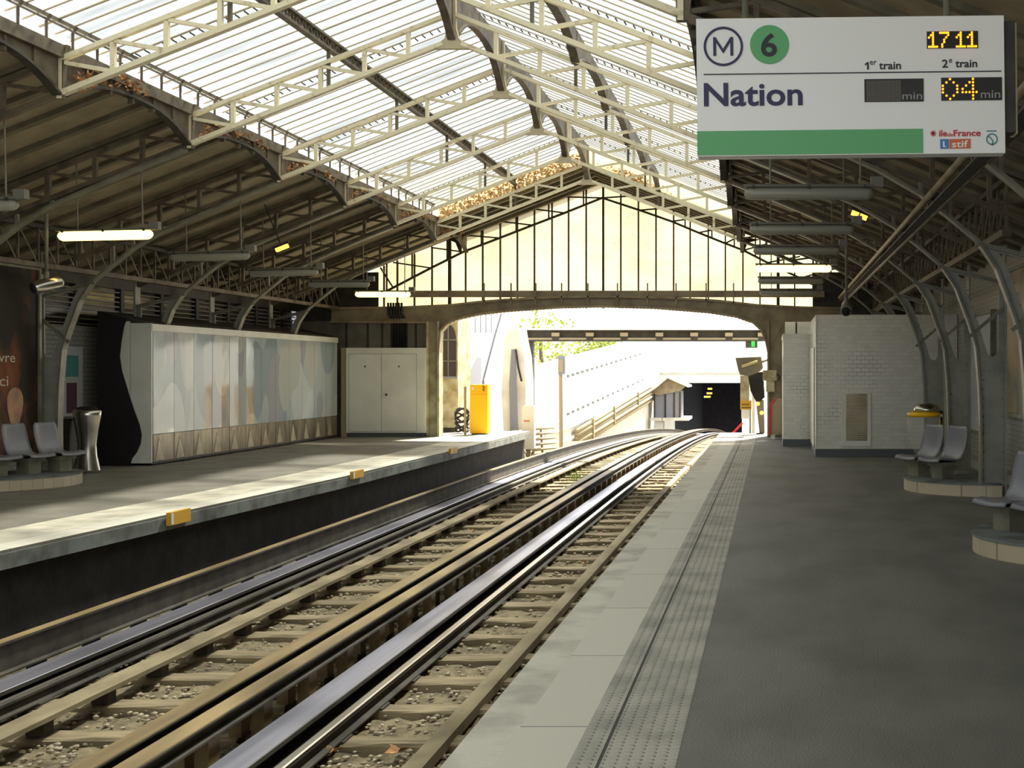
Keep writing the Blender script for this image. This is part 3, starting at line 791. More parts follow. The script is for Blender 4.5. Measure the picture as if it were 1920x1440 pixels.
def column(Y, sgn):
    fx = (lambda x: x) if sgn > 0 else (lambda x: 2 * CM - x)
    c = thing('arched_column', '', 'column', (fx(2.9), Y, 0), 'riveted columns with arched ribs')
    rib = [(fx(x), z) for x, z in RIB]
    MB().strip(rib, .03, Y - .075, Y + .075).build('curved_flange', 'rib', c)
    inner = RIB[:8]
    outer = [(fx(x - .0), z) for x, z in inner] + [(fx(2.96), 2.75), (fx(2.96), 0)]
    hole = [(2.735, 1.86), (2.76, 1.80), (2.81, 1.775), (2.86, 1.80), (2.885, 1.86), (2.895, 2.70), (2.37, 2.83), (2.45, 2.69), (2.565, 2.38), (2.64, 2.17), (2.70, 1.98)]
    MB().plate([outer, [(fx(x), z) for x, z in hole]], Y - .012, Y + .012).build('web_plate', 'column', c)
    MB().strip([(fx(2.97), 0), (fx(2.97), 3.2)], .03, Y - .09, Y + .09).build('outer_flange', 'column', c)
    MB().bar((fx(2.12), Y - .02, 2.93), (fx(2.95), Y - .02, 2.72), .04, .05, (0, 1, 0)).build('brace', 'rib', c)
    MB().bar((fx(2.50), Y - .03, 2.02), (fx(2.94), Y - .03, 2.40), .04, .05, (0, 1, 0)).build('brace', 'rib', c)
    MB().box(min(fx(2.64), fx(2.96)), max(fx(2.64), fx(2.96)), Y - .03, Y + .03, 1.57, 1.63).build('splice_plate', 'column', c)
    MB().box(min(fx(2.68), fx(2.96)), max(fx(2.68), fx(2.96)), Y - .06, Y + .06, 0, .12).build('foot_plate', 'column', c)
    rv = MB()
    for k in range(24):
        z = .1 + .115 * k
        for x in ((2.935, z), (2.70 if z < 1.9 else 2.70 - (z - 1.9) * .28, z)):
            if z < 2.7: rv.add([(fx(x[0]) + d * .011, Y - .012 - e, z + h * .011) for d, e, h in ((-1, 0, -1), (1, 0, -1), (1, 0, 1), (-1, 0, 1), (0, .012, 0))], [(0, 1, 4), (1, 2, 4), (2, 3, 4), (3, 0, 4)])
    for k in range(4): rv.add([(fx(2.7 + .07 * k) + d * .011, Y - .03 - e, 1.6 + h * .011) for d, e, h in ((-1, 0, -1), (1, 0, -1), (1, 0, 1), (-1, 0, 1), (0, .012, 0))], [(0, 1, 4), (1, 2, 4), (2, 3, 4), (3, 0, 4)])
    rv.build('rivet', 'column', c)
    # slender strut from the rib up to the aisle truss
    up = MB(); n = 0
    for x, z in RIB[8:12]:
        MB().bar((fx(x), Y, z), (fx(x), Y, zlow(fx(x)) + .03), .04, .04).build('strut', 'rib', c)
    return c


for sgn, side, ys in ((-1, 'far platform wall', FR[:5]), (1, 'near platform wall', FR)):
    c0 = column(ys[0], sgn); c0['label'] = 'riveted column with arched rib along the %s, nearest the gable' % side
    for i, y in enumerate(ys[1:]):
        dup(c0, (c0.location.x, y, 0), '%s riveted column with arched rib from the gable along the %s' % (ORD[i + 1], side))

# lattice girders along the walls between the columns
for sgn, side, ys, X, Z in ((-1, 'far wall', FR[:5] + [13.5], -10.52, 3.12), (1, 'near wall', FR[:5] + [13.5], 2.45, 3.05)):
    l0 = None
    for i, y in enumerate(ys):
        lab = '%s lattice girder from the gable along the top of the %s' % (ORD[i], side)
        if l0 is None:
            l0 = thing('lattice_girder', lab, 'girder', (X, y, Z), 'lattice girders along the walls')
            MB().box(X - .05, X + .05, y, y + BAY, Z - .04, Z + .03).build('lower_chord', 'brown', l0)
            MB().box(X - .04, X + .04, y, y + BAY, Z + .52, Z + .58).build('upper_chord', 'dark', l0)
            for k in range(6):
                MB().bar((X, y + .5 * k, Z), (X, y + .5 * k, Z + .55), .03, .03).build('upright', 'brown', l0)
                MB().bar((X, y + .5 * k, Z + .53), (X, y + .5 * k + .5, Z), .014, .014).build('diagonal', 'rib', l0)
        else: dup(l0, (X, y, Z), lab)

# ------------------------------------------------------------------ setting: side walls
w = thing('wall_left', None, None, (-11.6, 8, 0), kind='structure')
MB().box(-11.75, -11.6, -7, 33.5, -1.5, 2.35).build('tiled_wall', 'walltile', w)
MB().box(-11.75, -11.6, -7, 33.5, 3.05, 3.5).build('wall_head', 'dark', w)
MB().box(-11.68, -11.66, -7, 33.5, 2.35, 3.05).build('louvre_glazing', 'glassdark', w)
g = MB()
for k in range(8): g.box(-11.66, -11.62, 14, 33, 2.38 + .085 * k, 2.40 + .085 * k)
g.build('louvre_slat', 'rib', w)
g = MB()
for k in range(12): g.box(-11.7, -11.6, 14 + 1.5 * k, 14.12 + 1.5 * k, 2.35, 3.05)
g.build('window_post', 'dark', w)
w = thing('wall_right', None, None, (3.5, 8, 0), kind='structure')
MB().box(3.45, 3.6, -7, 33.5, -.1, 3.5).build('tiled_wall', 'walltile', w)
MB().box(3.30, 3.45, -7, 33.5, 0.001, .14).build('skirting', 'column', w)

# ------------------------------------------------------------------ gable end
K = YG / F


def G(px, py): return ((px - CX) * K, CH - (py - CY) * K)


gb = thing('wall_gable', None, None, (C, YG, 3), kind='structure')
LOWC = [G(*p) for p in ((715, 553), (739, 540), (810, 503), (870, 473), (938, 447), (1000, 423), (1060, 400), (1130, 372), (1200, 395), (1260, 416), (1310, 437), (1360, 457), (1394, 470), (1439, 493), (1500, 522), (1560, 552))]
xa, xb = G(700, 0)[0], G(1575, 0)[0]
top = [(xa, zlow(xa) + .5), (XL, zlow(XL) + .5), (C, zlow(C) + .44), (XR, zlow(XR) + .5), (xb, zlow(xb) + .5)]
zbt = G(0, 577)[1]
m_ = MB(); m_.add([(x, YG + .05, z) for x, z in top] + [(xb, YG + .05, zbt), (xa, YG + .05, zbt)], [(0, 1, 2, 3, 4, 5, 6)]); m_.build('glazing', 'gable', gb)


def ztop(x):
    for (x0, z0), (x1, z1) in zip(top, top[1:]):
        if x0 <= x <= x1: return z0 + (z1 - z0) * (x - x0) / (x1 - x0)
    return 3.6


for px in (720, 745, 777, 810, 843, 873, 905, 938, 970, 1002, 1035, 1066, 1099, 1131, 1164, 1197, 1230, 1263, 1294, 1328, 1360, 1393, 1425, 1459, 1490, 1525, 1558):
    x = G(px, 0)[0]; wd_ = .075 if px in (843, 1459) else (.05 if px == 1131 else .036)
    MB().box(x - wd_ / 2, x + wd_ / 2, YG - .02, YG + .045, zbt - .02, ztop(x)).build('mullion', 'dark', gb)
gt = thing('gable_truss', 'dark lattice frame under the roof against the glazed gable', 'roof truss', (C, YG - .1, 3.4))
m_ = MB()
m_.strip(LOWC, .05, YG - .12, YG - .05); m_.build('lower_chord', 'dark', gt)
for i in range(len(LOWC) - 1):
    (x0, z0), (x1, z1) = LOWC[i], LOWC[i + 1]
    a, b_ = ((x0, ztop(x0) - .03), (x1, z1)) if x1 <= C + .05 else ((x0, z0), (x1, ztop(x1) - .03))
    MB().bar((a[0], YG - .08, a[1]), (b_[0], YG - .08, b_[1]), .035, .04, (0, 1, 0)).build('diagonal', 'dark', gt)
    MB().bar(((x0 + x1) / 2, YG - .08, (z0 + z1) / 2), ((x0 + x1) / 2, YG - .08, ztop((x0 + x1) / 2)), .035, .035).build('post', 'dark', gt)
for px in (865, 1393):
    x, z = G(px, 473); s_ = -1 if px < 1000 else 1
    MB().prism([(x - .03, z), (x + .03, z), (x + .03, z + .36), (x - s_ * -.42, z + .36) if s_ < 0 else (x + .42, z + .30), (x + s_ * .12, z + .22)], YG - .11, YG - .06).build('gusset', 'dark', gt)
tb = thing('tie_beam', 'brown grey horizontal beam across the foot of the gable glazing', 'beam', (C, YG - .15, G(0, 558)[1]))
MB().box(G(700, 0)[0], G(1545, 0)[0], YG - .22, YG - .10, G(0, 558)[1], G(0, 546)[1]).build('beam_plate', 'girder', tb)
for px in (912, 962, 1008, 1056, 1105, 1160, 1216, 1269, 1325, 1376):
    x = G(px, 0)[0]; MB().box(x - .016, x + .016, YG - .26, YG - .22, G(0, 572)[1], G(0, 532)[1]).build('spike', 'girder', tb)

ag = thing('arch_girder', 'riveted brown girder with shallow arched underside spanning the tracks at the gable', 'girder', (C, YG - .2, 3))
TOPA = [(625, 579), (700, 578), (760, 577), (850, 573), (900, 567), (950, 563), (1000, 560), (1050, 558), (1130, 557), (1200, 558), (1250, 559), (1350, 565), (1420, 573), (1500, 577), (1580, 579)]
BOTA = [(1580, 603), (1470, 604), (1440, 660), (1436, 640), (1428, 620), (1412, 605), (1380, 594), (1330, 586), (1230, 578), (1130, 575), (1050, 577), (950, 584), (900, 590), (863, 598), (842, 608), (830, 622), (827, 660), (806, 660), (806, 604), (625, 603)]
outl = [G(*p) for p in TOPA] + [G(*p) for p in BOTA]
MB().plate([outl], YG - .16, YG - .08).build('web_plate', 'girder', ag)
MB().strip([G(*p) for p in TOPA], .05, YG - .26, YG - .02).build('top_flange', 'girder', ag)
MB().strip([G(*p) for p in BOTA[2:-3]], .05, YG - .28, YG).build('bottom_flange', 'girder', ag)
MB().strip([G(p[0], p[1]) for p in ((625, 604), (806, 605))], .04, YG - .24, YG - .02).build('side_flange', 'girder', ag)
rv = MB()
for i in range(3, len(BOTA) - 4):
    (x0, z0), (x1, z1) = G(*BOTA[i]), G(*BOTA[i + 1])
    n = max(1, int(math.hypot(x1 - x0, z1 - z0) / .085))
    for k in range(n):
        x, z = x0 + (x1 - x0) * k / n, z0 + (z1 - z0) * k / n
        rv.box(x - .015, x + .015, YG - .26, YG - .225, z - .04, z - .02)
rv.build('rivet', 'girder', ag)


def pcol(px0, px1, lab, m):
    c = thing('portal_column', lab, 'column', (G((px0 + px1) / 2, 0)[0], YG - .1, 0))
    x0, x1 = G(px0, 0)[0], G(px1, 0)[0]; zt = G(0, 603)[1]
    MB().box(x0, x1, YG - .12, YG - .04, 0, zt).build('face_plate', m, c)
    MB().box(x0 - .02, x0 + .03, YG - .26, YG + .1, 0, zt).build('flange', m, c)
    MB().box(x1 - .03, x1 + .02, YG - .26, YG + .1, 0, zt).build('flange', m, c)
    rv = MB()
    for k in range(34):
        for x in (x0 + .06, x1 - .06): rv.box(x - .013, x + .013, YG - .135, YG - .12, .05 + .08 * k, .076 + .08 * k)
    rv.build('rivet', m, c)


pcol(806, 827, 'cream riveted column beside the white double-door cabinet at the gable', 'portal')
pcol(1440, 1470, 'brown riveted column at the gable beside the small white tiled kiosk', 'girder')
# wall left of the portal above and behind the cabinet, and on the right
w = thing('wall_end', None, None, (-9.8, YG, 0), kind='structure')
MB().box(-11.6, G(806, 0)[0], YG + .0, YG + .06, 0, G(0, 600)[1]).build('end_sheeting', 'endpanel', w)
MB().box(-11.6, -9.6, YG - .04, YG, G(0, 600)[1] - .02, 4.0).build('end_boarding', 'dark', w)
for px in (650, 690, 717, 735, 762, 780): MB().box(G(px, 0)[0] - .02, G(px, 0)[0] + .02, YG - .04, YG, 2.1, G(0, 602)[1]).build('mullion', 'dark', w)
MB().box(G(1470, 0)[0], 3.45, YG + .0, YG + .06, 0, G(0, 603)[1]).build('end_sheeting', 'glassgrey', w)
MB().box(1.0, 3.45, YG - .04, YG, G(0, 603)[1], 4.0).build('end_boarding', 'dark', w)
for px in (1493, 1530): MB().box(G(px, 0)[0] - .02, G(px, 0)[0] + .02, YG - .04, YG, 1.0, G(0, 604)[1]).build('mullion', 'dark', w)
# bundle of dark cables running down the end wall
cb = thing('cable_bundle', 'bundle of black cables running down behind the white double-door cabinet', 'cables', (G(750, 0)[0], YG - .1, 2.1))
for k in range(6):
    x = G(738 + 5 * k, 0)[0]
    MB().tube([(x, YG - .08, 1.9), (x, YG - .08, G(0, 600)[1]), (x - .03, YG - .33, G(0, 590)[1]), (x - .04, YG - .32, G(0, 569)[1])], .028, 6).build('cable', 'rubber', cb, True)

# ------------------------------------------------------------------ far platform: cabinet
c = thing('cabinet', 'white metal double-door cabinet beside the long patterned hoarding', 'cabinet', (-9.3, 31.2, 0))
xa, xb, yf = -10.27, -8.37, 31.15; zt = 2.15
MB().box(xa, xb, yf, YG - .03, .1, zt).build('body', 'offwhite', c)
MB().box(xa + .02, xb - .02, yf + .04, YG - .03, 0, .1).build('plinth', 'slate', c)
MB().box(xa, xb, yf - .03, yf, zt - .14, zt).build('top_rail', 'offwhite', c)
MB().box(xa, xa + .06, yf - .03, yf, .1, zt - .14).build('stile', 'offwhite', c)
MB().box(xb - .2, xb, yf - .03, yf, .1, zt - .14).build('stile', 'offwhite', c)
xm = -9.42
for x0, x1 in ((xa + .07, xm - .006), (xm + .006, xb - .21)):
    d = MB().box(x0, x1, yf - .035, yf, .14, zt - .15).build('door', 'doorwhite', c)
    MB().box((x0 + x1) / 2 - .015, (x0 + x1) / 2 + .015, yf - .045, yf - .035, 1.68, 1.72).build('lock', 'dark', d)
    if x0 > xm: MB().lathe([(.03, 0), (.03, .02), (.012, .035)], (0, 0, 0), 10).build('knob', 'dark', None)
kn = [o for o in COL.objects if o.name == 'knob'][0]; kn.parent = d; kn.location = (xm + .12 + 9.3, yf - .035 - 31.2, 1.02); kn.rotation_euler = (PI / 2, 0, 0)
# side post left of the cabinet (end of hoarding)
MB().box(-10.42, xa - .005, yf + .05, YG - .03, 0, 2.15).build('side_panel', 'beige', c)

# ------------------------------------------------------------------ patterned hoarding
h = thing('hoarding', 'long white hoarding of glossy pale patterned panels on the far platform', 'hoarding', (-10.6, 26, 0))
y0, y1, XF = 21.75, 31.05, -10.45
MB().box(-11.32, XF - .03, y0 + .02, y1, .06, 2.38).build('body', 'offwhite', h)
MB().box(XF - .03, XF + .01, y0, y1, 2.27, 2.39).build('top_rail', 'offwhite', h)
MB().box(XF - .03, XF + .005, y0, y1, .02, .06).build('foot_rail', 'dark', h)
n = 12
for k in range(n):
    a, b_ = y0 + .04 + (y1 - y0 - .08) * k / n, y0 + .04 + (y1 - y0 - .08) * (k + 1) / n
    MB().add([(XF + .002, a + .006, .53), (XF + .010, (a + b_) / 2, .53), (XF + .002, b_ - .006, .53), (XF + .002, a + .006, 2.265), (XF + .010, (a + b_) / 2, 2.265), (XF + .002, b_ - .006, 2.265),
              (XF - .03, a + .006, .53), (XF - .03, b_ - .006, .53), (XF - .03, a + .006, 2.265), (XF - .03, b_ - .006, 2.265)],
             [(0, 1, 4, 3), (1, 2, 5, 4), (6, 8, 9, 7), (0, 3, 8, 6), (2, 7, 9, 5), (0, 6, 7, 2, 1), (3, 4, 5, 9, 8)]).build('panel', 'camo', h)
    MB().box(XF - .03, XF, a + .012, b_ - .012, .06, .515).build('plinth_panel', 'plinth', h)
    MB().prism([(a + .08, .08), (a + .38, .08), (a + .2, .44)], XF - .005, XF + .008, 'x').build('plinth_ridge', 'plinthlight', h)
MB().box(-10.80, XF, y0 - .02, y0 + .02, .04, 2.40).build('end_panel', 'offwhite', h)
MB().box(-11.32, -10.81, y0 - .02, y0 + .02, .04, 2.43).build('end_panel', 'offwhite', h)
Kh = 21.71 / F
wave = [(237, 597), (232, 612), (227, 640), (224, 668), (228, 695), (236, 722), (244, 748), (252, 772), (261, 796), (265, 815), (263, 832), (256, 848), (247, 860), (243, 876)]
pts = [((183 - CX) * Kh, 2.60)] + [((x - CX) * Kh, CH - (y - CY) * Kh) for x, y in wave]
pts[1] = (pts[1][0], 2.47); pts[-1] = (pts[-1][0], .0); pts.append(((183 - CX) * Kh, 0.0))
MB().plate([pts], y0 - .05, y0 - .02).build('wavy_end_board', 'black', h)['label'] = 'black end board with wavy edge'
MB().prism([(-11.32, 2.38), (XF - .1, 2.38), (XF - .15, 2.44), (-11.32, 2.6)], y0, y1).build('roof', 'dark', h)

# ------------------------------------------------------------------ platform edge plates
for px, py, w_, h_, lab in ((336, 969, 38, 24, 'yellow plate on the far platform edge, largest of the three'), (670, 889, 20, 14, 'yellow plate on the far platform edge, second of the three'), (850, 845, 12, 10, 'small yellow plate on the far platform edge nearest the gable')):
    X = {336: -6.66, 670: -6.42, 850: -6.38}[px]; Y = X / (px - CX) * F
    z = CH - (py - CY) * Y / F; dy = w_ * Y / abs(px - CX) * 1.0 * .5
    p = thing('edge_plate', lab, 'plate', (X, Y, z - .1), 'yellow plates on the far platform edge')
    MB().box(X - .03, X + .02, Y - dy, Y + dy, z - h_ * Y / F / 2, z + h_ * Y / F / 2).build('plate', 'ochre', p)
    MB().box(X + .02, X + .024, Y - dy * .96, Y - dy * .72, z - h_ * Y / F * .42, z + h_ * Y / F * .42).build('white_mark', 'offwhite', p)

# ------------------------------------------------------------------ hanging train indicator
YS_ = 6.0; KS_ = YS_ / F


def P(px, py): return ((px - CX) * KS_, CH - (py - CY) * KS_)


sg = thing('train_indicator', 'white and green hanging train indicator sign with amber digits, above the near platform', 'sign', (P(1596, 0)[0], YS_ + .1, P(0, 290)[1]))
x0, z1 = P(1308, 32); x1, z0 = P(1885, 290)
R_ = .02
prof = [(x0, z0 + .0), (x1, z0 + .0), (x1, z1), (x0, z1)]
MB().box(x0, x1, YS_, YS_ + .1, z0, z1).build('casing', 'signwhite', sg)
xg = P(1731, 0)[0]; zg = P(0, 243)[1]
MB().box(x0 - .001, xg, YS_ - .003, YS_ + .01, z0 + .004, zg).build('green_band', 'green', sg)


def ring(cx, cy, r, t, m, name, filled=False):
    X, Z = P(cx, cy); r *= KS_; t *= KS_
    o = [(X + r * math.cos(2 * PI * k / 40), Z + r * math.sin(2 * PI * k / 40)) for k in range(40)]
    i = [(X + (r - t) * math.cos(2 * PI * k / 40), Z + (r - t) * math.sin(2 * PI * k / 40)) for k in range(40)]
    return MB().plate([o] if filled else [o, i], YS_ - .004, YS_).build(name, m, sg)


def T(body, px0, px1, py0, py1, m, name='lettering', bold=.0, y=YS_):
    a, b_ = P(px0, py1), P(px1, py0)
    return text(body, a[0], b_[0], a[1], b_[1], y, m, name, sg, bold, .004)


ring(1358.5, 84.5, 37, 4.5, 'navy', 'ring_emblem'); 
mp = [P(*p) for p in ((1339.5, 102), (1339.5, 67), (1344, 67), (1358, 89), (1372, 67), (1377, 67), (1377, 102), (1371.5, 102), (1371.5, 77), (1358.8, 97), (1357.4, 97), (1345, 77), (1345, 102))]
MB().plate([mp], YS_ - .004, YS_).build('letter_emblem', 'navy', sg)
ring(1445, 82, 36.5, 0, 'green', 'line_disc', True)
T('6', 1429, 1459, 61, 105, 'ink', 'line_number', .02, YS_ - .003)
xa, za = P(1321, 136.5); xb, zb = P(1879, 134.5)
MB().box(xa, xb, YS_ - .003, YS_, za - .003, za + .002).build('rule_line', 'ink', sg)
T('Nation', 1321, 1506, 153, 197, 'navy', 'lettering', .02)
MB().plate([[P(*p) for p in ((1627.5, 131), (1627.5, 121), (1624, 123), (1623.2, 120.8), (1628, 117), (1630.6, 117), (1630.6, 131))]], YS_ - .004, YS_).build('lettering', 'ink', sg); T('er', 1633, 1645, 115, 122, 'ink'); T('train', 1650, 1691, 117, 131, 'ink', 'lettering', .015)
T('2', 1768, 1779, 114, 129, 'ink', 'lettering', .015); T('e', 1781, 1787, 113, 120, 'ink'); T('train', 1793, 1834, 115, 129, 'ink', 'lettering', .015)


def disp(a, b_, c_, d_):
    p, q = P(a, d_), P(b_, c_); return MB().box(p[0], q[0], YS_ - .004, YS_ + .01, p[1], q[1]).build('display', 'ledoff', sg)


disp(1740, 1836, 61, 93); d1 = disp(1622, 1733, 149, 192); disp(1766, 1880, 148, 191)
b = MB()
for i in range(26):
    for j in range(16):
        X, Z = P(1627 + i * 2.5, 153 + j * 2.45); b.box(X - .0018, X + .0018, YS_ - .0055, YS_ - .004, Z - .0018, Z + .0018)
b.build('dot_matrix', 'ledscreen', d1)
T('min', 1693, 1730, 175, 188, 'ledgrey', 'lettering', .0, YS_ - .004); T('min', 1840, 1876, 173, 187, 'ledgrey', 'lettering', .0, YS_ - .004)
FONT = {'1': ['00100', '01100', '10100', '00100', '00100', '00100', '11111'], '7': ['11111', '00001', '00010', '00100', '00100', '01000', '01000'],
        '0': ['00100', '01010', '10001', '10001', '10001', '01010', '00100'], '4': ['00010', '00110', '01010', '10010', '11111', '00010', '00010']}


def digit(ch, px0, px1, py0, py1, r):
    b = MB()
    rows = FONT[ch] if ch in '17' else FONT[ch]
    for j, row in enumerate(rows):
        for i, c_ in enumerate(row):
            if c_ == '1':
                X, Z = P(px0 + (px1 - px0) * i / 4, py0 + (py1 - py0) * j / 6)
                b.add([(X + r * math.cos(PI * k / 4), YS_ - .007, Z + r * math.sin(PI * k / 4)) for k in range(8)] + [(X + r * math.cos(PI * k / 4), YS_ - .004, Z + r * math.sin(PI * k / 4)) for k in range(8)],
                      [tuple(range(8)), tuple(range(8, 16))[::-1]] + [(k, (k + 1) % 8, 8 + (k + 1) % 8, 8 + k) for k in range(8)])
    b.build('led_digit_dots', 'led', sg)


for ch, a in zip('1711', (1744, 1765, 1796, 1817)): digit(ch, a, a + 15, 64, 90, .0052)
digit('0', 1769, 1796, 151, 188, .0052); digit('4', 1806, 1832, 151, 188, .0052)
# small logos at the lower corner
b = MB()
for k in range(8):
    X, Z = P(1750, 252); a = PI * k / 4
    b.bar((X, YS_ - .002, Z), (X + .014 * math.cos(a), YS_ - .002, Z + .014 * math.sin(a)), .004, .005, (0, 1, 0))
b.build('star_logo', 'logored', sg)
T('ile', 1761, 1776, 246, 258, 'logored', 'lettering', .02); T('de', 1777, 1787, 251, 258, 'logored'); T('France', 1788, 1839, 246, 258, 'logored', 'lettering', .02)
p, q = P(1763, 281), P(1779, 263); MB().box(p[0], q[0], YS_ - .003, YS_, p[1], q[1]).build('blue_logo', 'blue', sg)
MB().plate([[P(1768, 278), P(1768, 267), P(1771, 267), P(1771, 275), P(1775, 278)]], YS_ - .005, YS_ - .002).build('logo_mark', 'signwhite', sg)
p, q = P(1780, 281), P(1820, 263); MB().box(p[0], q[0], YS_ - .003, YS_, p[1], q[1]).build('orange_logo', 'orange', sg)
T('stif', 1785, 1815, 266, 279, 'signwhite', 'lettering', .01, YS_ - .003)
ring(1860, 264, 11, 2.5, 'teal', 'circle_logo')
MB().strip([P(1852, 258), P(1858, 262), P(1862, 268), P(1860, 276)], .006, YS_ - .004, YS_ - .001).build('profile_logo', 'teal', sg)
MB().box(P(1850, 0)[0], P(1869, 0)[0], YS_ - .002, YS_, P(0, 250)[1], P(0, 247.5)[1]).build('logo_bar', 'teal', sg)
for px in (1400, 1781):
    X = P(px, 0)[0]; MB().tube([(X, YS_ + .05, z1), (X, YS_ + .05, zlow(X) + .44)], .016, 10).build('hanger_rod', 'rib', sg, True)
MB().box(x1 + .005, x1 + .055, YS_ + .02, YS_ + .12, z0 + .1, z1 - .02).build('side_rail', 'dark', sg)
MB().box(x1 + .056, x1 + .07, YS_ + .06, YS_ + .16, z0 + .1, z1 - .02).build('side_trim', 'lampcream', sg)
sg.rotation_euler = (0, math.radians(-.65), 0)


# ------------------------------------------------------------------ tube lamps
def lamp(name, lab, x0, x1, Y, Z, lit, ztop_, tilt=0.0):
    g = thing(name, lab, 'lamp', ((x0 + x1) / 2, Y, Z), 'tube lamps hung over the platforms')
    xm = (x0 + x1) / 2
    MB().prism([(Y - .07, Z + .055), (Y - .05, Z + .085), (Y + .05, Z + .085), (Y + .07, Z + .055)], x0 - .01, x1 + .01, 'x').build('housing', 'housing', g)
    MB().tube([(x0 + .0, Y, Z + .01), (x0 + .03, Y, Z + .005), (x0 + .06, Y, Z), (x1 - .06, Y, Z), (x1 - .03, Y, Z + .005), (x1, Y, Z + .01)], [.03, .055, .064, .064, .055, .03], 14).build('cover', 'tube' if lit else 'cover', g, True)
    for x in (x0 + .08, xm, x1 - .08): MB().box(x - .012, x + .012, Y - .075, Y - .05, Z + .04, Z + .075).build('clip', 'dark', g)
    for x in (x0 + .25, x1 - .12): MB().tube([(x, Y, Z + .08), (x, Y, zlow(x) + .515)], .010, 6).build('hanger_rod', 'rib', g)
    MB().box(x1 - .02, x1 + .1, Y - .05, Y + .05, Z + .06, Z + .16).build('junction_box', 'housing', g)
    if tilt: g.rotation_euler = (0, math.radians(tilt), 0)
    return g


fl = [(13.72, 3.35, False, 'unlit grey tube lamp over the far platform at the edge of the frame'), (16.7, 3.35, True, 'lit yellow tube lamp over the far platform, the large one above the security camera'),
      (19.8, 3.35, False, 'unlit tube lamp over the far platform, just beyond the large lit one'), (22.8, 3.33, False, 'unlit tube lamp over the far platform, second beyond the large lit one'),
      (25.7, 3.32, False, 'unlit tube lamp over the far platform, next before the lit one at the gable'), (28.6, 3.29, True, 'lit tube lamp over the far platform close to the gable end')]
for Y, Z, lit, lab in fl: lamp('tube_lamp', lab, -9.23, -8.02, Y, Z, lit, 0, -1.2 if Y < 23 else 0)
nl = [(12.6, 3.33, False, 'unlit tube lamp over the near platform, first below the green sign'), (15.55, 3.30, False, 'unlit tube lamp over the near platform, second below the green sign'),
      (18.6, 3.33, False, 'unlit tube lamp over the near platform, just above the lit one'), (21.5, 3.30, True, 'lit warm tube lamp over the near platform above the tiled kiosk'),
      (24.6, 3.31, False, 'unlit tube lamp over the near platform, just under the lit one'), (27.6, 3.27, False, 'unlit tube lamp over the near platform, lowest in the row by the gable')]
for Y, Z, lit, lab in nl: lamp('tube_lamp', lab, -.27, .98, Y, Z, lit, 0)


def smalllamp(px, py, Y, lab, n):
    X, _, Z = W(px, py, Y)
    g = thing('emergency_lamp', lab, 'lamp', (X, Y, Z), None)
    MB().box(X - .14, X + .14, Y - .04, Y + .04, Z + .03, Z + .07).build('housing', 'dark', g)
    for k in range(n):
        a = X - .12 + .24 * k / n + .01; MB().box(a, X - .12 + .24 * (k + 1) / n - .01, Y - .035, Y + .035, Z - .03, Z + .03).build('lit_cover', 'glow', g)
    MB().tube([(X, Y, Z + .07), (X, Y, zlow(X) + .515)], .012, 6).build('stem', 'dark', g)
    g.rotation_euler = (0, math.radians(-22 if px < 1000 else 22), 0)


smalllamp(529, 465, 22.2, 'small lit amber lamp under the far aisle roof', 1)
smalllamp(1611, 404, 17.2, 'small lit amber lamp under the near aisle roof', 2)


# ------------------------------------------------------------------ security cameras on poles
def camera(px, py, Y, aim, lab):
    X, _, Z = W(px, py, Y); g = thing('security_camera', lab, 'camera', (X, Y, Z), None)
    a = Vector(aim).normalized(); c0 = Vector((X, Y, Z))
    MB().tube([(X, Y, Z + .1), (X, Y, zlow(X) + .515)], .022, 10).build('pole', 'rib', g, True)
    MB().lathe([(.03, .0), (.035, .05), (.03, .12)], (X, Y, Z + .05), 12).build('swivel', 'rib', g, True)
    MB().tube([c0 - a * .20, c0 - a * .17, c0 + a * .16, c0 + a * .17], [.06, .085, .085, .07], 16).build('body', 'chrome' if px < 500 else 'rib', g, True)
    MB().tube([c0 + a * .165, c0 + a * .18], [.066, .066], 16).build('lens', 'black', g, True)


camera(87, 534, 16.6, (-.55, -.75, -.3), 'silver barrel security camera on a pole over the far platform bench')
camera(1587, 578, 19.5, (-.1, -.95, -.3), 'grey security camera on a thin pole above the tiled kiosk')

# ------------------------------------------------------------------ cable tray along the near aisle
g = thing('cable_tray', 'long cable conduit pair running along under the near aisle arches', 'conduit', (1.68, 18, 3.3))
for dx, dz, r in ((-.07, .05, .035), (.05, -.05, .03)):
    MB().tube([(1.68 + dx, 5, 3.36 + dz), (1.68 + dx, 31, 3.30 + dz)], r, 8).build('conduit', 'girder', g, True)
MB().box(1.60, 1.75, 5, 31, 3.27, 3.285).build('tray', 'dark', g)
for y in FR: MB().box(1.62, 1.74, y - .03, y + .03, 3.30, 3.46).build('bracket', 'dark', g)


# ------------------------------------------------------------------ benches: round tiled base, moulded seats
def bench_base(cx, cy, r, fx, lab):
    g = thing('bench_base', lab, 'bench base', (cx, cy, 0), None)
    a0 = [(cx + fx * -r * math.sin(PI * k / 28), cy - r * math.cos(PI * k / 28)) for k in range(29)]
    MB().prism(a0, 0, .15, 'z').build('tiled_wall', 'benchtile', g)
    cap = [(cx + fx * -(r + .012) * math.sin(PI * k / 28), cy - (r + .012) * math.cos(PI * k / 28)) for k in range(29)]
    MB().prism(cap, .15, .17, 'z').build('top_slab', 'kerb', g)
    return g


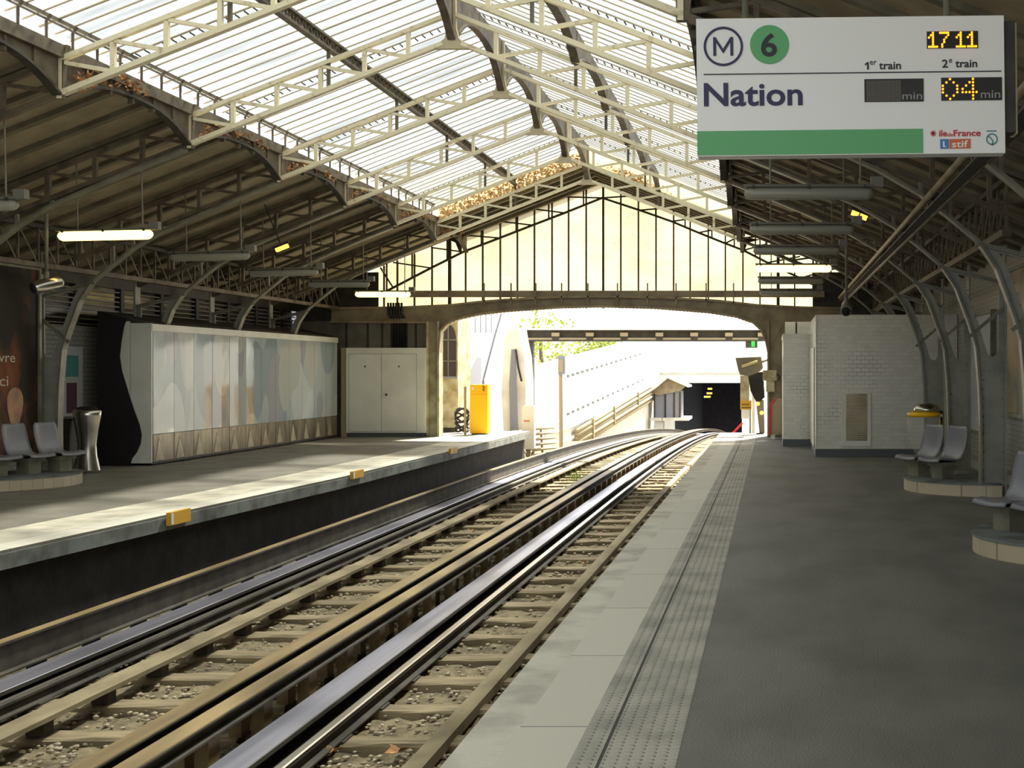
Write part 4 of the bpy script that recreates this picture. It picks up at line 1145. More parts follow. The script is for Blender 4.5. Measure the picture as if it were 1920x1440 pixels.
def seat_shell():
    prof = [(-.0, .395), (.02, .425), (.08, .432), (.2, .418), (.32, .408), (.39, .43), (.435, .50), (.47, .60), (.50, .72), (.52, .82), (.526, .86)]
    nx = 8; vs = []; b = MB()
    n = len(prof)
    for side in (0, 1):
        for i, (x, z) in enumerate(prof):
            p, q = Vector(prof[max(i - 1, 0)]), Vector(prof[min(i + 1, n - 1)]); d = (q - p).normalized(); nn = Vector((d.y, -d.x)) * .022 * side
            hw = .215 if i < n - 2 else (.20 if i == n - 2 else .175)
            for k in range(nx + 1):
                t = 2 * k / nx - 1; lift = .028 * t * t
                up = Vector((-d.y, d.x)) * lift
                vs.append((x + nn.x + up.x, hw * t, z + nn.y + up.y))
    m = nx + 1; N_ = n * m
    f = [(i * m + k, i * m + k + 1, (i + 1) * m + k + 1, (i + 1) * m + k) for i in range(n - 1) for k in range(nx)]
    f2 = [tuple(j + N_ for j in q[::-1]) for q in f]
    rim = [k for k in range(m)] + [i * m + nx for i in range(1, n)] + [(n - 1) * m + k for k in range(nx - 1, -1, -1)] + [i * m for i in range(n - 2, 0, -1)]
    return b.add(vs, f + f2 + [(rim[i], rim[(i + 1) % len(rim)], rim[(i + 1) % len(rim)] + N_, rim[i] + N_) for i in range(len(rim))])


s0 = thing('seat', 'x', 'seat', (0, 0, .17), 'moulded platform seats')
sh = seat_shell(); sh.v = [(x, y, z) for x, y, z in sh.v]; sh.build('shell', 'seat', s0, True)
MB().box(.14, .34, -.11, .11, .17, .34).build('pedestal', 'rib', s0)
MB().box(.10, .40, -.16, .16, .34, .392).build('carrier', 'rib', s0)
# local frame: front lip at x = 0, backrest towards +x
first = True


def put_seat(cx, cy, ang, R, fx, lab):
    """front lip at radius R from the base centre, at an angle from the track-facing direction (positive = towards the viewer)"""
    global first
    dx, dy = -fx * math.cos(math.radians(ang)), -math.sin(math.radians(ang))
    loc = (cx + R * dx, cy + R * dy, .17); rz = math.atan2(-dy, -dx)
    if first:
        first = False; s0.location = loc; s0.rotation_euler = (0, 0, rz); s0['label'] = lab
    else: dup(s0, loc, lab, rz)


BR = 1.12
for cy, nm in ((17.4, 'beside the yellow-rimmed bin'), (11.4, 'at the edge of the frame')):
    bench_base(2.9, cy, BR, 1, 'round beige tiled bench base under the near platform seats ' + nm)
    dx = 0 if cy > 12 else .13
    put_seat(2.06 + dx, cy - .36, 31, 0, 1, 'grey near platform seat %s, the one closer to the viewer' % nm)
    put_seat(1.80 + dx, cy + .09, 31, 0, 1, 'grey near platform seat %s, the one closer to the tracks' % nm)
bench_base(-10.9, 17.95, 1.16, -1, 'round beige tiled bench base under the seats on the far platform')
put_seat(-9.95, 18.40, 14, 0, -1, 'grey moulded seat on the far platform bench, closest to the black end board')
put_seat(-10.12, 17.92, 14, 0, -1, 'grey moulded seat in the middle of the far platform bench')
put_seat(-10.30, 17.44, 14, 0, -1, 'grey moulded seat on the far platform bench, cut by the frame edge')

# ------------------------------------------------------------------ bins
X, Y = -10.72, 20.2
g = thing('litter_bin', 'sculpted shiny steel litter bin beside the black wavy end board', 'bin', (X, Y, 0))
MB().lathe([(.20, 0), (.20, .05), (.15, .28), (.14, .45), (.17, .68), (.21, .90), (.215, .97), (.19, .99)], (X, Y, 0), 22, 1, .8).build('shell', 'chrome', g, True)
MB().lathe([(.16, .99), (.15, 1.02), (.10, 1.04)], (X, Y, 0), 22, 1, .8).build('dark_mouth', 'black', g, True)
MB().box(X - .36, X - .22, Y - .1, Y + .12, 0, .85).build('back_plate', 'dark', g)
X, Y = 2.2, 18.75
g = thing('litter_bin', 'litter bin with yellow rim, steel lid and clear plastic bag behind the near seats', 'bin', (X, Y, 0))
MB().lathe([(.20, .93), (.235, .94), (.24, .965), (.235, .99), (.20, 1.0)], (X, Y, 0), 24).build('yellow_rim', 'yellow', g, True)
MB().lathe([(.20, 1.0), (.19, 1.06), (.13, 1.11), (.05, 1.125), (.01, 1.127)], (X + .05, Y, 0), 20).build('lid', 'chrome', g, True)
MB().tube([(X + .26, Y, 0), (X + .26, Y, 1.02)], .03, 8).build('post', 'chrome', g, True)
MB().box(X + .2, X + .27, Y - .03, Y + .03, .93, .97).build('arm', 'chrome', g)
bg_ = MB(); prof = [(.19, .945), (.21, .85), (.2, .7), (.18, .55), (.15, .42), (.08, .34), (.01, .32)]; n = 26; vs = []
for i, (r, z) in enumerate(prof):
    for k in range(n):
        a = 2 * PI * k / n; q = r * (1 + (.34 * noise.noise(Vector((math.cos(a) * 2.6, math.sin(a) * 2.6, z * 7))) if i else 0)); vs.append((X + q * math.cos(a), Y + q * math.sin(a), z))
bg_.add(vs, [(i * n + k, i * n + (k + 1) % n, (i + 1) * n + (k + 1) % n, (i + 1) * n + k) for i in range(len(prof) - 1) for k in range(n)]); bg_.build('plastic_bag', 'bag', g, True)

# ------------------------------------------------------------------ tiled kiosks
g = thing('tiled_kiosk', 'white tiled kiosk with a grey vent door behind the near platform seats', 'kiosk', (1.9, 25.5, 0))
MB().box(.81, 3.44, 24.0, 27.2, .145, 2.64).build('tiled_body', 'tile', g)
MB().box(.80, 3.44, 23.985, 27.2, 0, .145).build('skirting', 'slate', g)
d = MB().box(1.29, 1.83, 23.97, 24.0, .20, 1.20).build('vent_frame', 'offwhite', g)
v = MB(); v.box(1.37, 1.76, 23.965, 23.972, .30, 1.17); v.build('vent_door', 'plinth', d)
v = MB()
for k in range(20): v.box(1.38, 1.75, 23.96, 23.966, .33 + .041 * k, .345 + .041 * k)
v.build('vent_slat', 'bar', d)
MB().box(.805, .825, 23.98, 24.0, .145, 2.64).build('corner_trim', 'offwhite', g)
MB().box(.79, .80, 24.7, 26.6, .145, 2.05).build('side_door', 'offwhite', g)
g = thing('tiled_kiosk', 'narrow white tiled kiosk beside the riveted column at the gable', 'kiosk', (.6, 28, 0))
MB().box(.23, .80, 27.3, 30.6, .15, 2.37).build('tiled_body', 'tile', g); MB().box(.225, .80, 27.29, 30.6, 0, .15).build('skirting', 'slate', g)
MB().box(.22, .80, 27.29, 30.6, 2.29, 2.38).build('cornice', 'offwhite', g)

# ------------------------------------------------------------------ wall posters
g = thing('poster', 'large dark brown painted poster with pale lettering behind the far bench seats', 'poster', (-11.0, 17.6, .35))
MB().box(-11.2, -10.98, 15.2, 19.3, .35, 3.1).build('panel', 'painting', g)
b = MB(); 
for a, c_, d_, e in ((15.2, 19.3, 3.1, 3.16), (15.2, 19.3, .29, .35), (19.3, 19.36, .29, 3.16)): b.box(-11.2, -10.95, a, c_, d_, e)
b.build('frame', 'rib', g)
b = MB(); b.prism([(18.72 + .18 * math.cos(t) + .05 * math.sin(2 * t), 1.02 + .34 * math.sin(t)) for t in (2 * PI * k / 20 for k in range(20))], -10.985, -10.976, 'x'); b.build('ochre_shape', 'skin', g)
b = MB(); b.prism([(18.1 + .2 * math.cos(t), 1.0 + .2 * math.sin(t)) for t in (2 * PI * k / 20 for k in range(20))], -10.985, -10.976, 'x'); b.build('pale_shape', 'leafpale', g)


def wall_text(body, y0, y1, z0, z1, X, m, parent, name='lettering'):
    b = text(body, y0, y1, z0, z1, 0, m, name, None)
    b.v = [(X - v[1], v[0], v[2]) for v in b.v]
    b.build(name, m, parent)


wall_text('louvre', 17.95, 18.72, 1.72, 1.86, -10.978, 'letter', g)
wall_text('vinci', 17.9, 18.55, 1.38, 1.52, -10.978, 'letter', g)
g = thing('notice_board', 'narrow grey notice with a dark figure on the wall beside the steel bin', 'poster', (-11.58, 21.3, .9))
MB().box(-11.6, -11.56, 20.95, 21.65, .85, 2.0).build('board', 'postergrey', g)
MB().box(-11.562, -11.552, 21.15, 21.45, .9, 1.4).build('dark_figure', mat('dull_purple', (88, 60, 74), .6), g)
MB().box(-11.562, -11.552, 21.1, 21.5, 1.5, 1.85).build('grey_print', 'teal', g)
for y0, y1, lab, m, z0, z1 in ((17.0, 19.2, 'warm brownish poster glimpsed through the slot of a near column', 'posterwarm', 1.0, 3.0), (13.9, 16.2, 'pale blue-white poster with thin dark strokes behind the near platform seats', 'postergrey', .35, 2.0),
                               (14.0, 16.1, 'tan panel above the pale blue-white poster on the near wall', 'posterwarm', 2.1, 2.95), (20.0, 22.2, 'grey poster between the columns nearest the tiled kiosk', 'postergrey', .6, 2.5)):
    g = thing('poster', lab, 'poster', (3.42, (y0 + y1) / 2, z0))
    MB().box(3.40, 3.45, y0, y1, z0, z1).build('panel', m, g)
    b = MB()
    for a, c_, d_, e in ((y0 - .06, y1 + .06, z1, z1 + .05), (y0 - .06, y1 + .06, z0 - .05, z0), (y0 - .06, y0, z0, z1), (y1, y1 + .06, z0, z1)): b.box(3.37, 3.45, a, c_, d_, e)
    b.build('frame', 'rib', g)
    if z0 == .35:
        for q in ([(14.75, 1.7), (14.7, 1.3), (14.78, .9)], [(14.9, 1.6), (14.86, 1.2), (14.95, .95)], [(15.0, 1.75), (14.95, 1.1)]):
            MB().strip(q, .03, 3.392, 3.40, 'x').build('dark_stroke', 'ink', g)

# ------------------------------------------------------------------ beyond the gable: near the tracks
X, Y = -7.33, 32.4
g = thing('equipment_box', 'bright yellow equipment cabinet at the far end of the far platform', 'cabinet', (X, Y, 0))
MB().box(-7.56, -7.12, 32.3, 32.6, .03, 1.25).build('body', 'yellow', g)
MB().box(-7.545, -7.135, 32.285, 32.3, .05, 1.0).build('door', 'yellow', g)
MB().box(-7.50, -7.46, 32.27, 32.285, 1.12, 1.2).build('white_mark', 'white', g)
MB().strip([(-7.24, 1.22), (-7.20, 1.17), (-7.24, 1.13), (-7.2, 1.08)], .015, 32.28, 32.295).build('dark_mark', 'ink', g)
MB().box(-7.53, -7.15, 32.31, 32.59, 0, .03).build('foot', 'dark', g)
MB().tube([(-7.66, 32.2, 0), (-7.66, 32.2, 1.2)], .03, 8).build('post', 'pipe', g)
# arched door block
g = thing('arched_kiosk', 'narrow kiosk with a dark arched window beside the cream riveted column', 'kiosk', (-8.2, 34.2, 0))
MB().box(-8.95, -8.18, 33.6, 35, 0, 3.4).build('body', 'portal', g)
ar = [(-8.62, 1.45), (-8.22, 1.45), (-8.22, 2.3)] + [(-8.42 + .2 * math.cos(t), 2.35 + .45 * math.sin(t)) for t in (PI * k / 10 for k in range(1, 10))] + [(-8.62, 2.3)]
d = MB().prism(ar, 33.57, 33.6).build('arched_window', 'glassdark', g)
mn = MB()
for x in (-8.42,): mn.box(x - .012, x + .012, 33.55, 33.57, 1.45, 2.78)
for z in (1.85, 2.4): mn.box(-8.62, -8.22, 33.55, 33.57, z - .012, z + .012)
mn.build('muntin', 'rib', d)
MB().box(-8.64, -8.2, 33.56, 33.6, .12, 1.40).build('door_panel', 'portal', g)
MB().box(-8.66, -8.18, 33.56, 33.6, 0, .12).build('dark_plinth', 'dark', g)
MB().box(-8.66, -8.18, 33.53, 33.6, 1.40, 1.45).build('sill', 'bluegrey', g)
g = thing('cable_coil', 'heap of coiled black hoses on the floor beside the yellow cabinet', 'hoses', (-7.95, 33.0, 0))
for k in range(5):
    z = .1 + .12 * k; MB().tube([(-7.93 + .17 * math.cos(t), 33.0 + .1 * math.sin(t), z + .06 * math.sin(2 * t + k)) for t in (2 * PI * i / 16 for i in range(17))], .03, 6).build('coil', 'rubber', g, True)
# white signal case on a post
X0, Y = -6.6, 34.9
a, b_ = W(980, 842, Y), W(1003, 760, Y)
g = thing('signal_case', 'tall white signal case on a short post beside the far track', 'signal case', ((a[0] + b_[0]) / 2, Y, -1.2))
sc_ = MB(); r = .05; x0, x1, z0, z1 = a[0], b_[0], a[2], b_[2]
sc_.prism([(x0 + r, z0), (x1 - r, z0), (x1, z0 + r), (x1, z1 - r), (x1 - r, z1), (x0 + r, z1), (x0, z1 - r), (x0, z0 + r)], Y - .1, Y + .1); sc_.build('case', 'white', g)
MB().box((x0 + x1) / 2 - .05, (x0 + x1) / 2 + .05, Y - .05, Y + .05, -1.3, z0).build('post', 'pipe', g)
MB().box(x0 + .05, x1 - .12, Y - .11, Y - .1, z0 + .75, z0 + .78).build('handle', 'orange', g)

# concrete pier with the brown post, and the girder across the tracks
g = thing('concrete_pier', 'weathered white concrete pier at the end of the far platform', 'pier', (-7.2, 36, -1.2))
pp = [W(*p, 36) for p in ((944, 812), (940, 735), (946, 640), (955, 618), (972, 616), (976, 640), (982, 668), (986, 720), (985, 835), (958, 838))]
b = MB(); b.prism([(p[0], p[2]) for p in pp], 36, 37.2); b.build('pier_body', 'concrete', g)
MB().prism([(W(*p, 36)[0], W(*p, 36)[2]) for p in ((958, 815), (956, 720), (960, 655), (967, 655), (968, 700), (972, 815))], 35.9, 36.0).build('pale_face', 'bluegrey', g)
MB().tube([W(967, 655, 35.9), W(972, 690, 35.88), W(978, 715, 35.9)], .03, 6).build('dark_hose', 'rubber', g)
YB = 38.2
g = thing('track_girder', 'dark brown girder with pale lugs spanning the tracks beyond the gable', 'girder', (W(1190, 0, YB)[0], YB, 2.5))
xa, xb = W(975, 0, YB)[0], W(1470, 0, YB)[0]; z = lambda py: W(0, py, YB)[2]
MB().box(xa, xb, YB, YB + .12, z(639), z(619)).build('web', 'dark', g)
MB().box(xa, xb, YB - .14, YB + .25, z(640), z(637.5)).build('bottom_flange', 'dark', g)
MB().box(xa - .3, xb, YB - .18, YB + .25, z(619), z(616)).build('top_flange', 'stonework', g)
MB().box(xa + .1, xb, YB - .12, YB - .0, z(637.5), z(633.5)).build('ledge', 'pipe', g)
for px in (982, 1043, 1107, 1171, 1237, 1302, 1367, 1428):
    x = W(px, 0, YB)[0]; MB().box(x - .11, x + .11, YB - .17, YB, z(631), z(624)).build('lug', 'pipe', g)  # paler colour stands in for light on the lugs
    MB().box(x - .1, x + .1, YB - .13, YB, z(638), z(631)).build('stiffener', 'dark', g)
MB().box(W(986, 0, YB)[0], W(1000, 0, YB)[0], YB - .05, YB + .2, -1.3, z(638)).build('end_post', 'dark', g)

# stacks of cables on racks along the far side
for (pts, lab, n) in (([(958, 868, 35.2), (962, 806, 35.4)], 'upright rack of dusty cables between the white signal case and the pit wall', 4), ([(1010, 858, 37.5), (1006, 800, 37.6)], 'small rack of dusty cables just beyond the white signal case', 3)):
    p, q = Vector(W(*pts[0])), Vector(W(*pts[1])); g = thing('cable_rack', lab, 'cable rack', p)
    MB().bar(p + Vector((.1, .1, 0)), q + Vector((.1, .1, 0)), .06, .06).build('upright', 'rust', g)
    for k in range(6):
        c0 = p.lerp(q, (k + .5) / 6)
        MB().tube([c0 + Vector((-.15, -.3, 0)), c0 + Vector((.08, .0, .02)), c0 + Vector((.3, 1.2, 0))], .045, 6).build('cable', 'pipe', g, True)
XW = -9.2
g = thing('cable_run', 'thick run of dusty cables climbing along the foot of the sunlit retaining wall', 'cables', WX(1150, 790, XW + .2))
for k in range(5):
    d = Vector((.05 * (k % 2), 0, .23 * k))
    pts = [Vector(WX(px, py, XW + .22)) + d * f_ for px, py, f_ in ((1080, 838, .75), (1130, 806, .85), (1180, 775, 1.0), (1224, 748, 1.15))]
    MB().tube(pts, .125, 8).build('cable', 'pipe', g, True)
for px, py in ((1110, 800), (1150, 775), (1195, 747)):
    p = Vector(WX(px, py, XW + .3)); MB().box(p.x, p.x + .12, p.y - .2, p.y + .1, p.z - .6, p.z + .4).build('clamp', 'pipe', g)

# retaining wall along the far side of the descending cutting
rw = thing('wall_outside', None, None, (XW, 70, -1), kind='structure')
MB().prism([(40, -4.5), (40, 1.14), (105.9, 4.6), (105.9, -4.5)], XW - .6, XW, 'x').build('wall_face', 'stonework', rw)
MB().prism([(52, -.62), (57.5, -.55), (100, .72), (100, .25), (57.5, -1.0), (52, -1.05)], XW, XW + .12, 'x').build('ledge_band', 'concrete', rw)
for rowp in (((1065, 705), (1200, 664)), ((1065, 776), (1205, 712))):
    b = MB()
    for k in range(16):
        t = k / 15; px = rowp[0][0] + (rowp[1][0] - rowp[0][0]) * t; py = rowp[0][1] + (rowp[1][1] - rowp[0][1]) * t
        x, Y, z = WX(px, py, XW); b.box(x - .05, x + .03, Y - .35, Y + .35, z - .06, z + .06)
    b.build('drain_slot', 'slate', rw)
MB().box(-.9, -.3, 39.5, 105.9, -5, 3.6).build('wall_face', 'stonework', rw)
# cutting end wall with the tunnel mouth
YT = 106.0
xa, xb = -8.05, W(1391, 0, YT)[0]; zt = W(0, 718, YT)[2]
pw = thing('wall_portal', None, None, (0, YT, -4), kind='structure')
MB().plate([[(-20, -12), (-20, 5.2), (14, 5.2), (14, -12)], [(xa, -9), (xa, zt), (xb, zt), (xb, -9)]], YT, YT + .8).build('portal_face', 'stonework', pw)
MB().box(-20, 14, YT - .2, YT, 1.38, 1.5).build('string_course', 'concrete', pw)
t = thing('wall_tunnel', None, None, (0, YT + 15, -4), kind='structure')
MB().box(xa - .3, xa, YT + .9, YT + 44, -9, zt + .3).build('tunnel_side', 'tunnel', t); MB().box(xb, xb + .3, YT + .9, YT + 44, -9, zt + .3).build('tunnel_side', 'tunnel', t)
MB().box(xa - .3, xb + .3, YT + .9, YT + 44, zt, zt + .3).build('tunnel_roof', 'tunnel', t); MB().box(xa - .3, xb + .3, YT + 44, YT + 44.3, -12, zt + .3).build('tunnel_end', 'tunnel', t)
for px, py, w_, lab in ((1331, 729, 8, 'small yellow tunnel lamp, topmost of three'), (1330, 737.5, 10, 'small yellow tunnel lamp, middle one of three'), (1326, 744, 12, 'small yellow tunnel lamp, lowest of three')):
    p = W(px, py, YT + 6); s_ = (YT + 6) / F
    o = MB().box(p[0] - w_ * s_ / 2, p[0] + w_ * s_ / 2, p[1], p[1] + .3, p[2] - 1.6 * s_, p[2] + 1.6 * s_).build('tunnel_lamp', 'glow'); tag(o, lab, 'lamp', 'tunnel lamps')
o = MB().bar(W(1374, 812, 96), W(1392, 793, 96), .16, .16).build('red_pole', 'red'); tag(o, 'slanting red pole in front of the dark tunnel mouth', 'pole')

# gabled shelter beside the tunnel mouth
YH = 96.0; H = lambda px, py: (W(px, py, YH)[0], W(px, py, YH)[2])
g = thing('shelter', 'gabled shelter with grey panels beside the dark tunnel mouth', 'shelter', (H(1255, 0)[0], YH, -1))
MB().prism([H(1219, 733), H(1253, 705), H(1291, 723), H(1291, 726), H(1253, 709), H(1221, 736)], YH - .8, YH + 4).build('roof', 'concrete', g)
MB().prism([H(1224, 735), H(1253, 709), H(1285, 725), H(1276, 733), H(1232, 742)], YH - .1, YH + .1).build('gable_board', 'girder', g)
MB().box(H(1248, 0)[0], H(1275, 0)[0], YH, YH + 3.6, H(0, 786)[1], H(0, 734)[1]).build('body', 'bluegrey', g)
MB().box(H(1227, 0)[0], H(1249, 0)[0], YH, YH + .3, H(0, 786)[1], H(0, 738)[1]).build('side_panel', 'bluegrey', g)
for px in (1227, 1247, 1264, 1275): MB().box(H(px, 0)[0] - .06, H(px, 0)[0] + .06, YH - .06, YH + .02, H(0, 786)[1], H(0, 735)[1]).build('post', 'dark', g)
MB().box(H(1243, 0)[0], H(1292, 0)[0], YH - .9, YH + 3.8, H(0, 788)[1], H(0, 783)[1]).build('floor_slab', 'concrete', g)
MB().box(H(1221, 0)[0], H(1244, 0)[0], YH - .9, YH + .3, H(0, 788)[1], H(0, 783)[1]).build('floor_slab', 'concrete', g)
MB().box(H(1229, 0)[0], H(1245, 0)[0], YH - .6, YH + .3, -3.6, H(0, 788)[1]).build('pillar', 'white', g)

# signal mast
YM = 45.0; g = thing('signal_mast', 'thin signal mast with a grey head beyond the white signal case', 'signal', W(1053, 840, YM))
MB().box(W(1047, 0, YM)[0], W(1060, 0, YM)[0], YM - .1, YM + .15, W(0, 702, YM)[2], W(0, 667, YM)[2]).build('head', 'bluegrey', g)
MB().tube([W(1052, 842, YM), W(1051, 702, YM)], .07, 8).build('mast', 'pipe', g)
MB().box(W(1048, 0, YM)[0], W(1057, 0, YM)[0], YM - .12, YM - .1, W(0, 698, YM)[2], W(0, 674, YM)[2]).build('head_panel', 'pipe', g)
g = thing('sloping_cable', 'thin slanting pole before the bright facade beyond the yellow cabinet', 'pole', W(905, 712, 37))
MB().tube([W(906, 712, 37), W(927, 632, 37), W(940, 588, 37)], .03, 6).build('pole', 'bluegrey', g)
MB().tube([W(906, 712, 37), (W(906, 712, 37)[0], 37, 0)], .04, 6).build('base_post', 'bluegrey', g)
# facade and shed behind the yellow cabinet
g = thing('building', 'pale stone building facade with balcony rails behind the yellow cabinet', 'building', (-13, 48, -1))
MB().box(-19, -10.2, 48, 52, -2, 9).build('wall', 'stonework', g)
b = MB()
for k in range(34): b.box(-17 + .2 * k, -16.97 + .2 * k, 47.7, 47.75, 3.0, 3.9)
b.build('balcony_rail_mesh', 'bluegrey', g)
MB().box(-17.2, -10.2, 47.65, 48, 2.85, 3.0).build('balcony_slab', 'stonework', g)
g = thing('shed', 'low blue-grey shed with ribbed roof behind the yellow cabinet', 'shed', (-9.4, 37.5, -1.3))
MB().box(-10.2, -8.75, 36.5, 38.5, -1.3, 1.1).build('wall', 'bluegrey', g)  # shadow on the shed put into its blue-grey colour
b = MB(); b.prism([(36.2, 1.1), (38.7, 1.1), (38.7, 2.0), (38.1, 2.0)], -10.3, -8.72, 'x')
for k in range(17): b.bar((-10.25 + .09 * k, 36.22, 1.13), (-10.25 + .09 * k, 38.1, 2.02), .03, .04)
b.build('roof', 'bluegrey', g)
struct(MB().box(-.3, 40, 33.5, 105.9, -2.2, -1.3), 'ground', 'concrete'); struct(MB().box(-40, -9.85, 34.1, 105.9, -2.2, -1.3), 'ground_behind', 'concrete')

# trees beyond the retaining wall
for (X, Y, Z, r, lab) in ((-16.5, 92, 3.6, 3.0, 'sunlit yellow-green tree beyond the retaining wall, above the signal mast'), (-13.0, 98, 3.2, 2.2, 'smaller sunlit tree beyond the retaining wall, behind the girder')):
    g = thing('tree', lab, 'tree', (X, Y, -3))
    MB().tube([(X, Y, -3), (X + .1, Y, 1), (X, Y, Z)], [.3, .22, .12], 8).build('trunk', 'bark', g, True)
    b = MB(); rr = random.Random(int(Y))
    for k in range(900):
        v = Vector((rr.gauss(0, 1), rr.gauss(0, 1), rr.gauss(0, .8))).normalized() * r * rr.random() ** .4
        leaf_shape(b, (X + v.x, Y + v.y, Z + v.z * .8), rr.uniform(.12, .26), rr)
    b.build('crown', 'foliage', g, merge=False)

# ------------------------------------------------------------------ far end of the near platform
Y = 32.6; k_ = Y / F; Q = lambda px, py, YY=Y: (W(px, py, YY)[0], W(px, py, YY)[2])


def qbox(px0, px1, py0, py1, Y0, Y1): a, b_ = Q(px0, py1, Y0), Q(px1, py0, Y0); return MB().box(a[0], b_[0], Y0, Y1, a[1], b_[1])


g = thing('monitor_hood', 'grey hooded monitor with a dull tube hung beside the riveted column', 'monitor', (W(1402, 0, 32)[0], 32, 1.5))
MB().prism([Q(1379, 671, 32), Q(1427, 669, 32), Q(1431, 690, 32), Q(1424, 697, 32), Q(1404, 705, 32), Q(1388, 703, 32), Q(1384, 694, 32)], 32, 32.5).build('hood', 'ledscreen', g)
MB().tube([W(1391, 687, 31.97), W(1421, 677, 31.97)], .035, 8).build('tube', 'lampcream', g, True)
MB().tube([W(1425, 680, 32.2), W(1448, 672, 31.55)], .03, 6).build('arm', 'rib', g)
g = thing('signal_box', 'tall dark signal box under the hooded monitor, with two amber lights', 'signal', (W(1418, 0, 32.6)[0], 32.6, 0))
MB().prism([Q(1402, 700), Q(1431, 697), Q(1434, 745), Q(1426, 752), Q(1417, 752), Q(1407, 733)], 32.6, 32.9).build('dark_case', 'black', g)
MB().prism([Q(1417, 750), Q(1432, 750), Q(1434, 812), Q(1424, 812)], 32.65, 32.9).build('lower_case', 'housing', g)
for px, py in ((1421, 757), (1428, 774)): MB().lathe([(.05, 0), (.05, .04), (.02, .06)], (0, 0, 0), 10).build('amber_light', 'glow', g).location = (0, 0, 0)
al = [o for o in KIDS(g) if o.name.startswith('amber_light')]
for o, (px, py) in zip(al, ((1421, 757), (1428, 774))):
    p = Vector(W(px, py, 32.58)); o.data = o.data.copy(); o.data.transform(Matrix.Translation(p - g.location) @ Matrix.Rotation(PI / 2, 4, 'X') @ Matrix.Translation(g.location))
qbox(1418, 1432, 812, 816.5, 32.7, 32.9).build('foot', 'dark', g)
g = thing('platform_sign', 'yellow warning plate over a white plate on a brown post at the platform end', 'sign', (W(1399, 0, 33)[0], 33, 0))
qbox(1388, 1409, 751, 768, 33, 33.02).build('yellow_plate', 'ochre', g)
qbox(1390, 1406, 768, 785, 33, 33.02).build('white_plate', 'white', g)
for r_ in range(2):
    for k in range(7 - r_): qbox(1391 + 2.4 * k, 1392.6 + 2.4 * k, 763.5 - 6 * r_, 765.5 - 6 * r_, 32.99, 33).build('lettering_mark', 'ink', g)
qbox(1405, 1408, 768, 814, 33.02, 33.06).build('post', 'rust', g)
qbox(1410, 1415.5, 732, 815, 33.1, 33.16).build('white_post', 'white', g)
qbox(1388, 1405, 704, 752, 33.1, 33.3).build('grey_panel', 'portal', g)
g = thing('junction_case', 'cream junction box fixed to the riveted column beside the kiosk', 'box', (W(1443, 0, 31.2)[0], 31.2, 1.3))
qbox(1430, 1456, 694, 714, 31.05, 31.2).build('box', 'portal', g)
MB().tube([W(1454, 700, 31.1), W(1462, 706, 31.1), W(1460, 714, 31.1)], .02, 6).build('cable', 'rubber', g); qbox(1436, 1452, 714, 735, 31.1, 31.2).build('lower_case', 'portal', g)
g = thing('screen_panel', 'beige board with red edge standing beside the small tiled kiosk', 'board', (W(1455, 0, 30.2)[0], 30.2, 0))
MB().prism([Q(1447, 757, 30.2), Q(1456, 748, 30.2), Q(1475, 747, 30.2), Q(1475, 815, 30.2), Q(1446, 815, 30.2)], 30.2, 30.3).build('panel', 'beige', g)
MB().prism([Q(1443, 758, 30.2), Q(1453, 747, 30.2), Q(1456, 748, 30.2), Q(1447, 759, 30.2), Q(1446, 815, 30.2), Q(1442, 815, 30.2)], 30.17, 30.32).build('red_edge', 'red', g)
a = Q(1445, 0, 30.2)[0]; MB().box(a, a + .1, 30.2, 30.3, 0, Q(0, 815, 30.2)[1]).build('foot', 'offwhite', g)
a = Q(1470, 0, 30.2)[0]; MB().box(a, a + .06, 30.2, 30.3, 0, Q(0, 815, 30.2)[1]).build('foot', 'dark', g)
g = thing('exit_signal', 'small green light box hung under the girder beside the riveted column', 'signal', (W(1408, 0, 38)[0], 38, 2.2))
qbox(1398, 1420, 640, 652, 38.1, 38.4).build('case', 'dark', g); qbox(1409, 1415, 640, 650, 38.06, 38.1).build('green_light', 'greenlight', g)

# ------------------------------------------------------------------ small things on the track bed
rl = random.Random(11)


def one_leaf(X, Y, Z, s, lab, group=None):
    b = MB(); q = random.Random(int(X * 1000 + Y * 77)); P_ = []
    for k in range(15):
        a = 2 * PI * k / 15; r = s * (1.0 if k % 3 == 0 else .5 if k % 3 == 1 else .62); P_.append((r * math.cos(a), r * math.sin(a), .22 * s * math.cos(2 * a + 1) + .1 * s))
    vs = [(X, Y, Z + .01)] + [(X + x, Y + y, Z + z + .02) for x, y, z in P_] + [(X, Y, Z + .006)] + [(X + x, Y + y, Z + z + .016) for x, y, z in P_]
    b.add(vs, [(0, 1 + k, 1 + (k + 1) % 15) for k in range(15)] + [(16, 17 + (k + 1) % 15, 17 + k) for k in range(15)] + [(1 + k, 17 + k, 17 + (k + 1) % 15, 1 + (k + 1) % 15) for k in range(15)])
    tag(b.build('fallen_leaf', 'leaf', merge=False), lab, 'leaf', group)


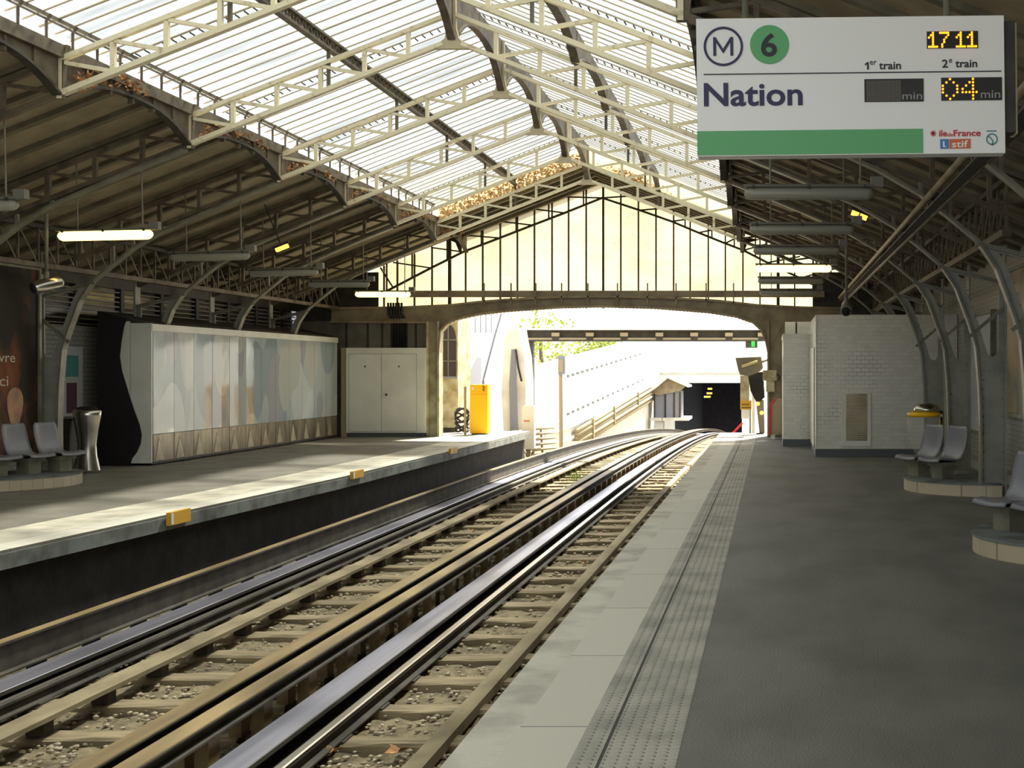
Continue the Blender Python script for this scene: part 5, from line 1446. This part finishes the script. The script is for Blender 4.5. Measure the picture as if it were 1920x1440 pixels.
def on_bed(px, py, z=-1.02): Y = (CH - z) * F / (py - CY); return (px - CX) * Y / F, Y, z


for px, py, s, lab in ((745, 1412, .09, 'large orange plane leaf on a sleeper by the timber centre rail'), (622, 1412, .075, 'crumpled orange leaf beside the polished near rail, lowest in the frame')):
    x, y, z = on_bed(px, py, -1.0); one_leaf(x, y, z, s, lab)
for px, py in ((655, 1226), (1095, 1058), (628, 1252), (1182, 1025), (770, 1010), (893, 1068), (1110, 935), (888, 996), (1010, 960), (1265, 882), (700, 1130), (560, 1290), (940, 1010), (1130, 1000)):
    x, y, z = on_bed(px, py); one_leaf(x, y, z, rl.uniform(.04, .055), 'small orange-brown leaf lying on the ballast between the rails', 'small fallen leaves on the ballast')
x, y, z = on_bed(314, 1143, -1.0)
tag(MB().tube([(x - .05, y, z), (x - .02, y, z + .05), (x + .03, y + .02, z + .04), (x + .05, y, z)], [.02, .035, .03, .015], 8).build('red_wrapper', 'red', None, True), 'crumpled red wrapper beside the bluish rail of the far track', 'litter')
for px, py, s in ((968, 889, .12), (1003, 872, .12), (1035, 862, .11)):
    x, y, z = on_bed(px, py, -.98)
    b = MB(); b.prism([(x - s, z - .1), (x + s, z - .1), (x + s * .8, z + .1), (x - s * .2, z + .16), (x - s * .9, z + .06)], y - .12, y + .12)
    tag(b.build('insulator_block', 'white'), {968: 'white block beside the far rail, closest to the viewer of three', 1003: 'white block beside the far rail, middle one of three', 1035: 'white block beside the far rail, closest to the signal case of three'}[px], 'block', 'white blocks beside the far rail')
b = MB(); rg = random.Random(5)
for k in range(260):
    x, y, z = on_bed(1082 + rg.gauss(0, 12), 897 + rg.gauss(0, 7), -1.05); h = rg.uniform(.05, .14); dx, dy = rg.uniform(-.05, .05), rg.uniform(-.05, .05)
    b.add([(x - .008, y, z), (x + .008, y, z), (x + dx, y + dy, z + h), (x, y + .01, z)], [(0, 1, 2), (1, 3, 2), (3, 0, 2)])
tag(b.build('grass', 'grass', merge=False), 'small patch of green weeds growing in the far track', 'weeds', kind='stuff')
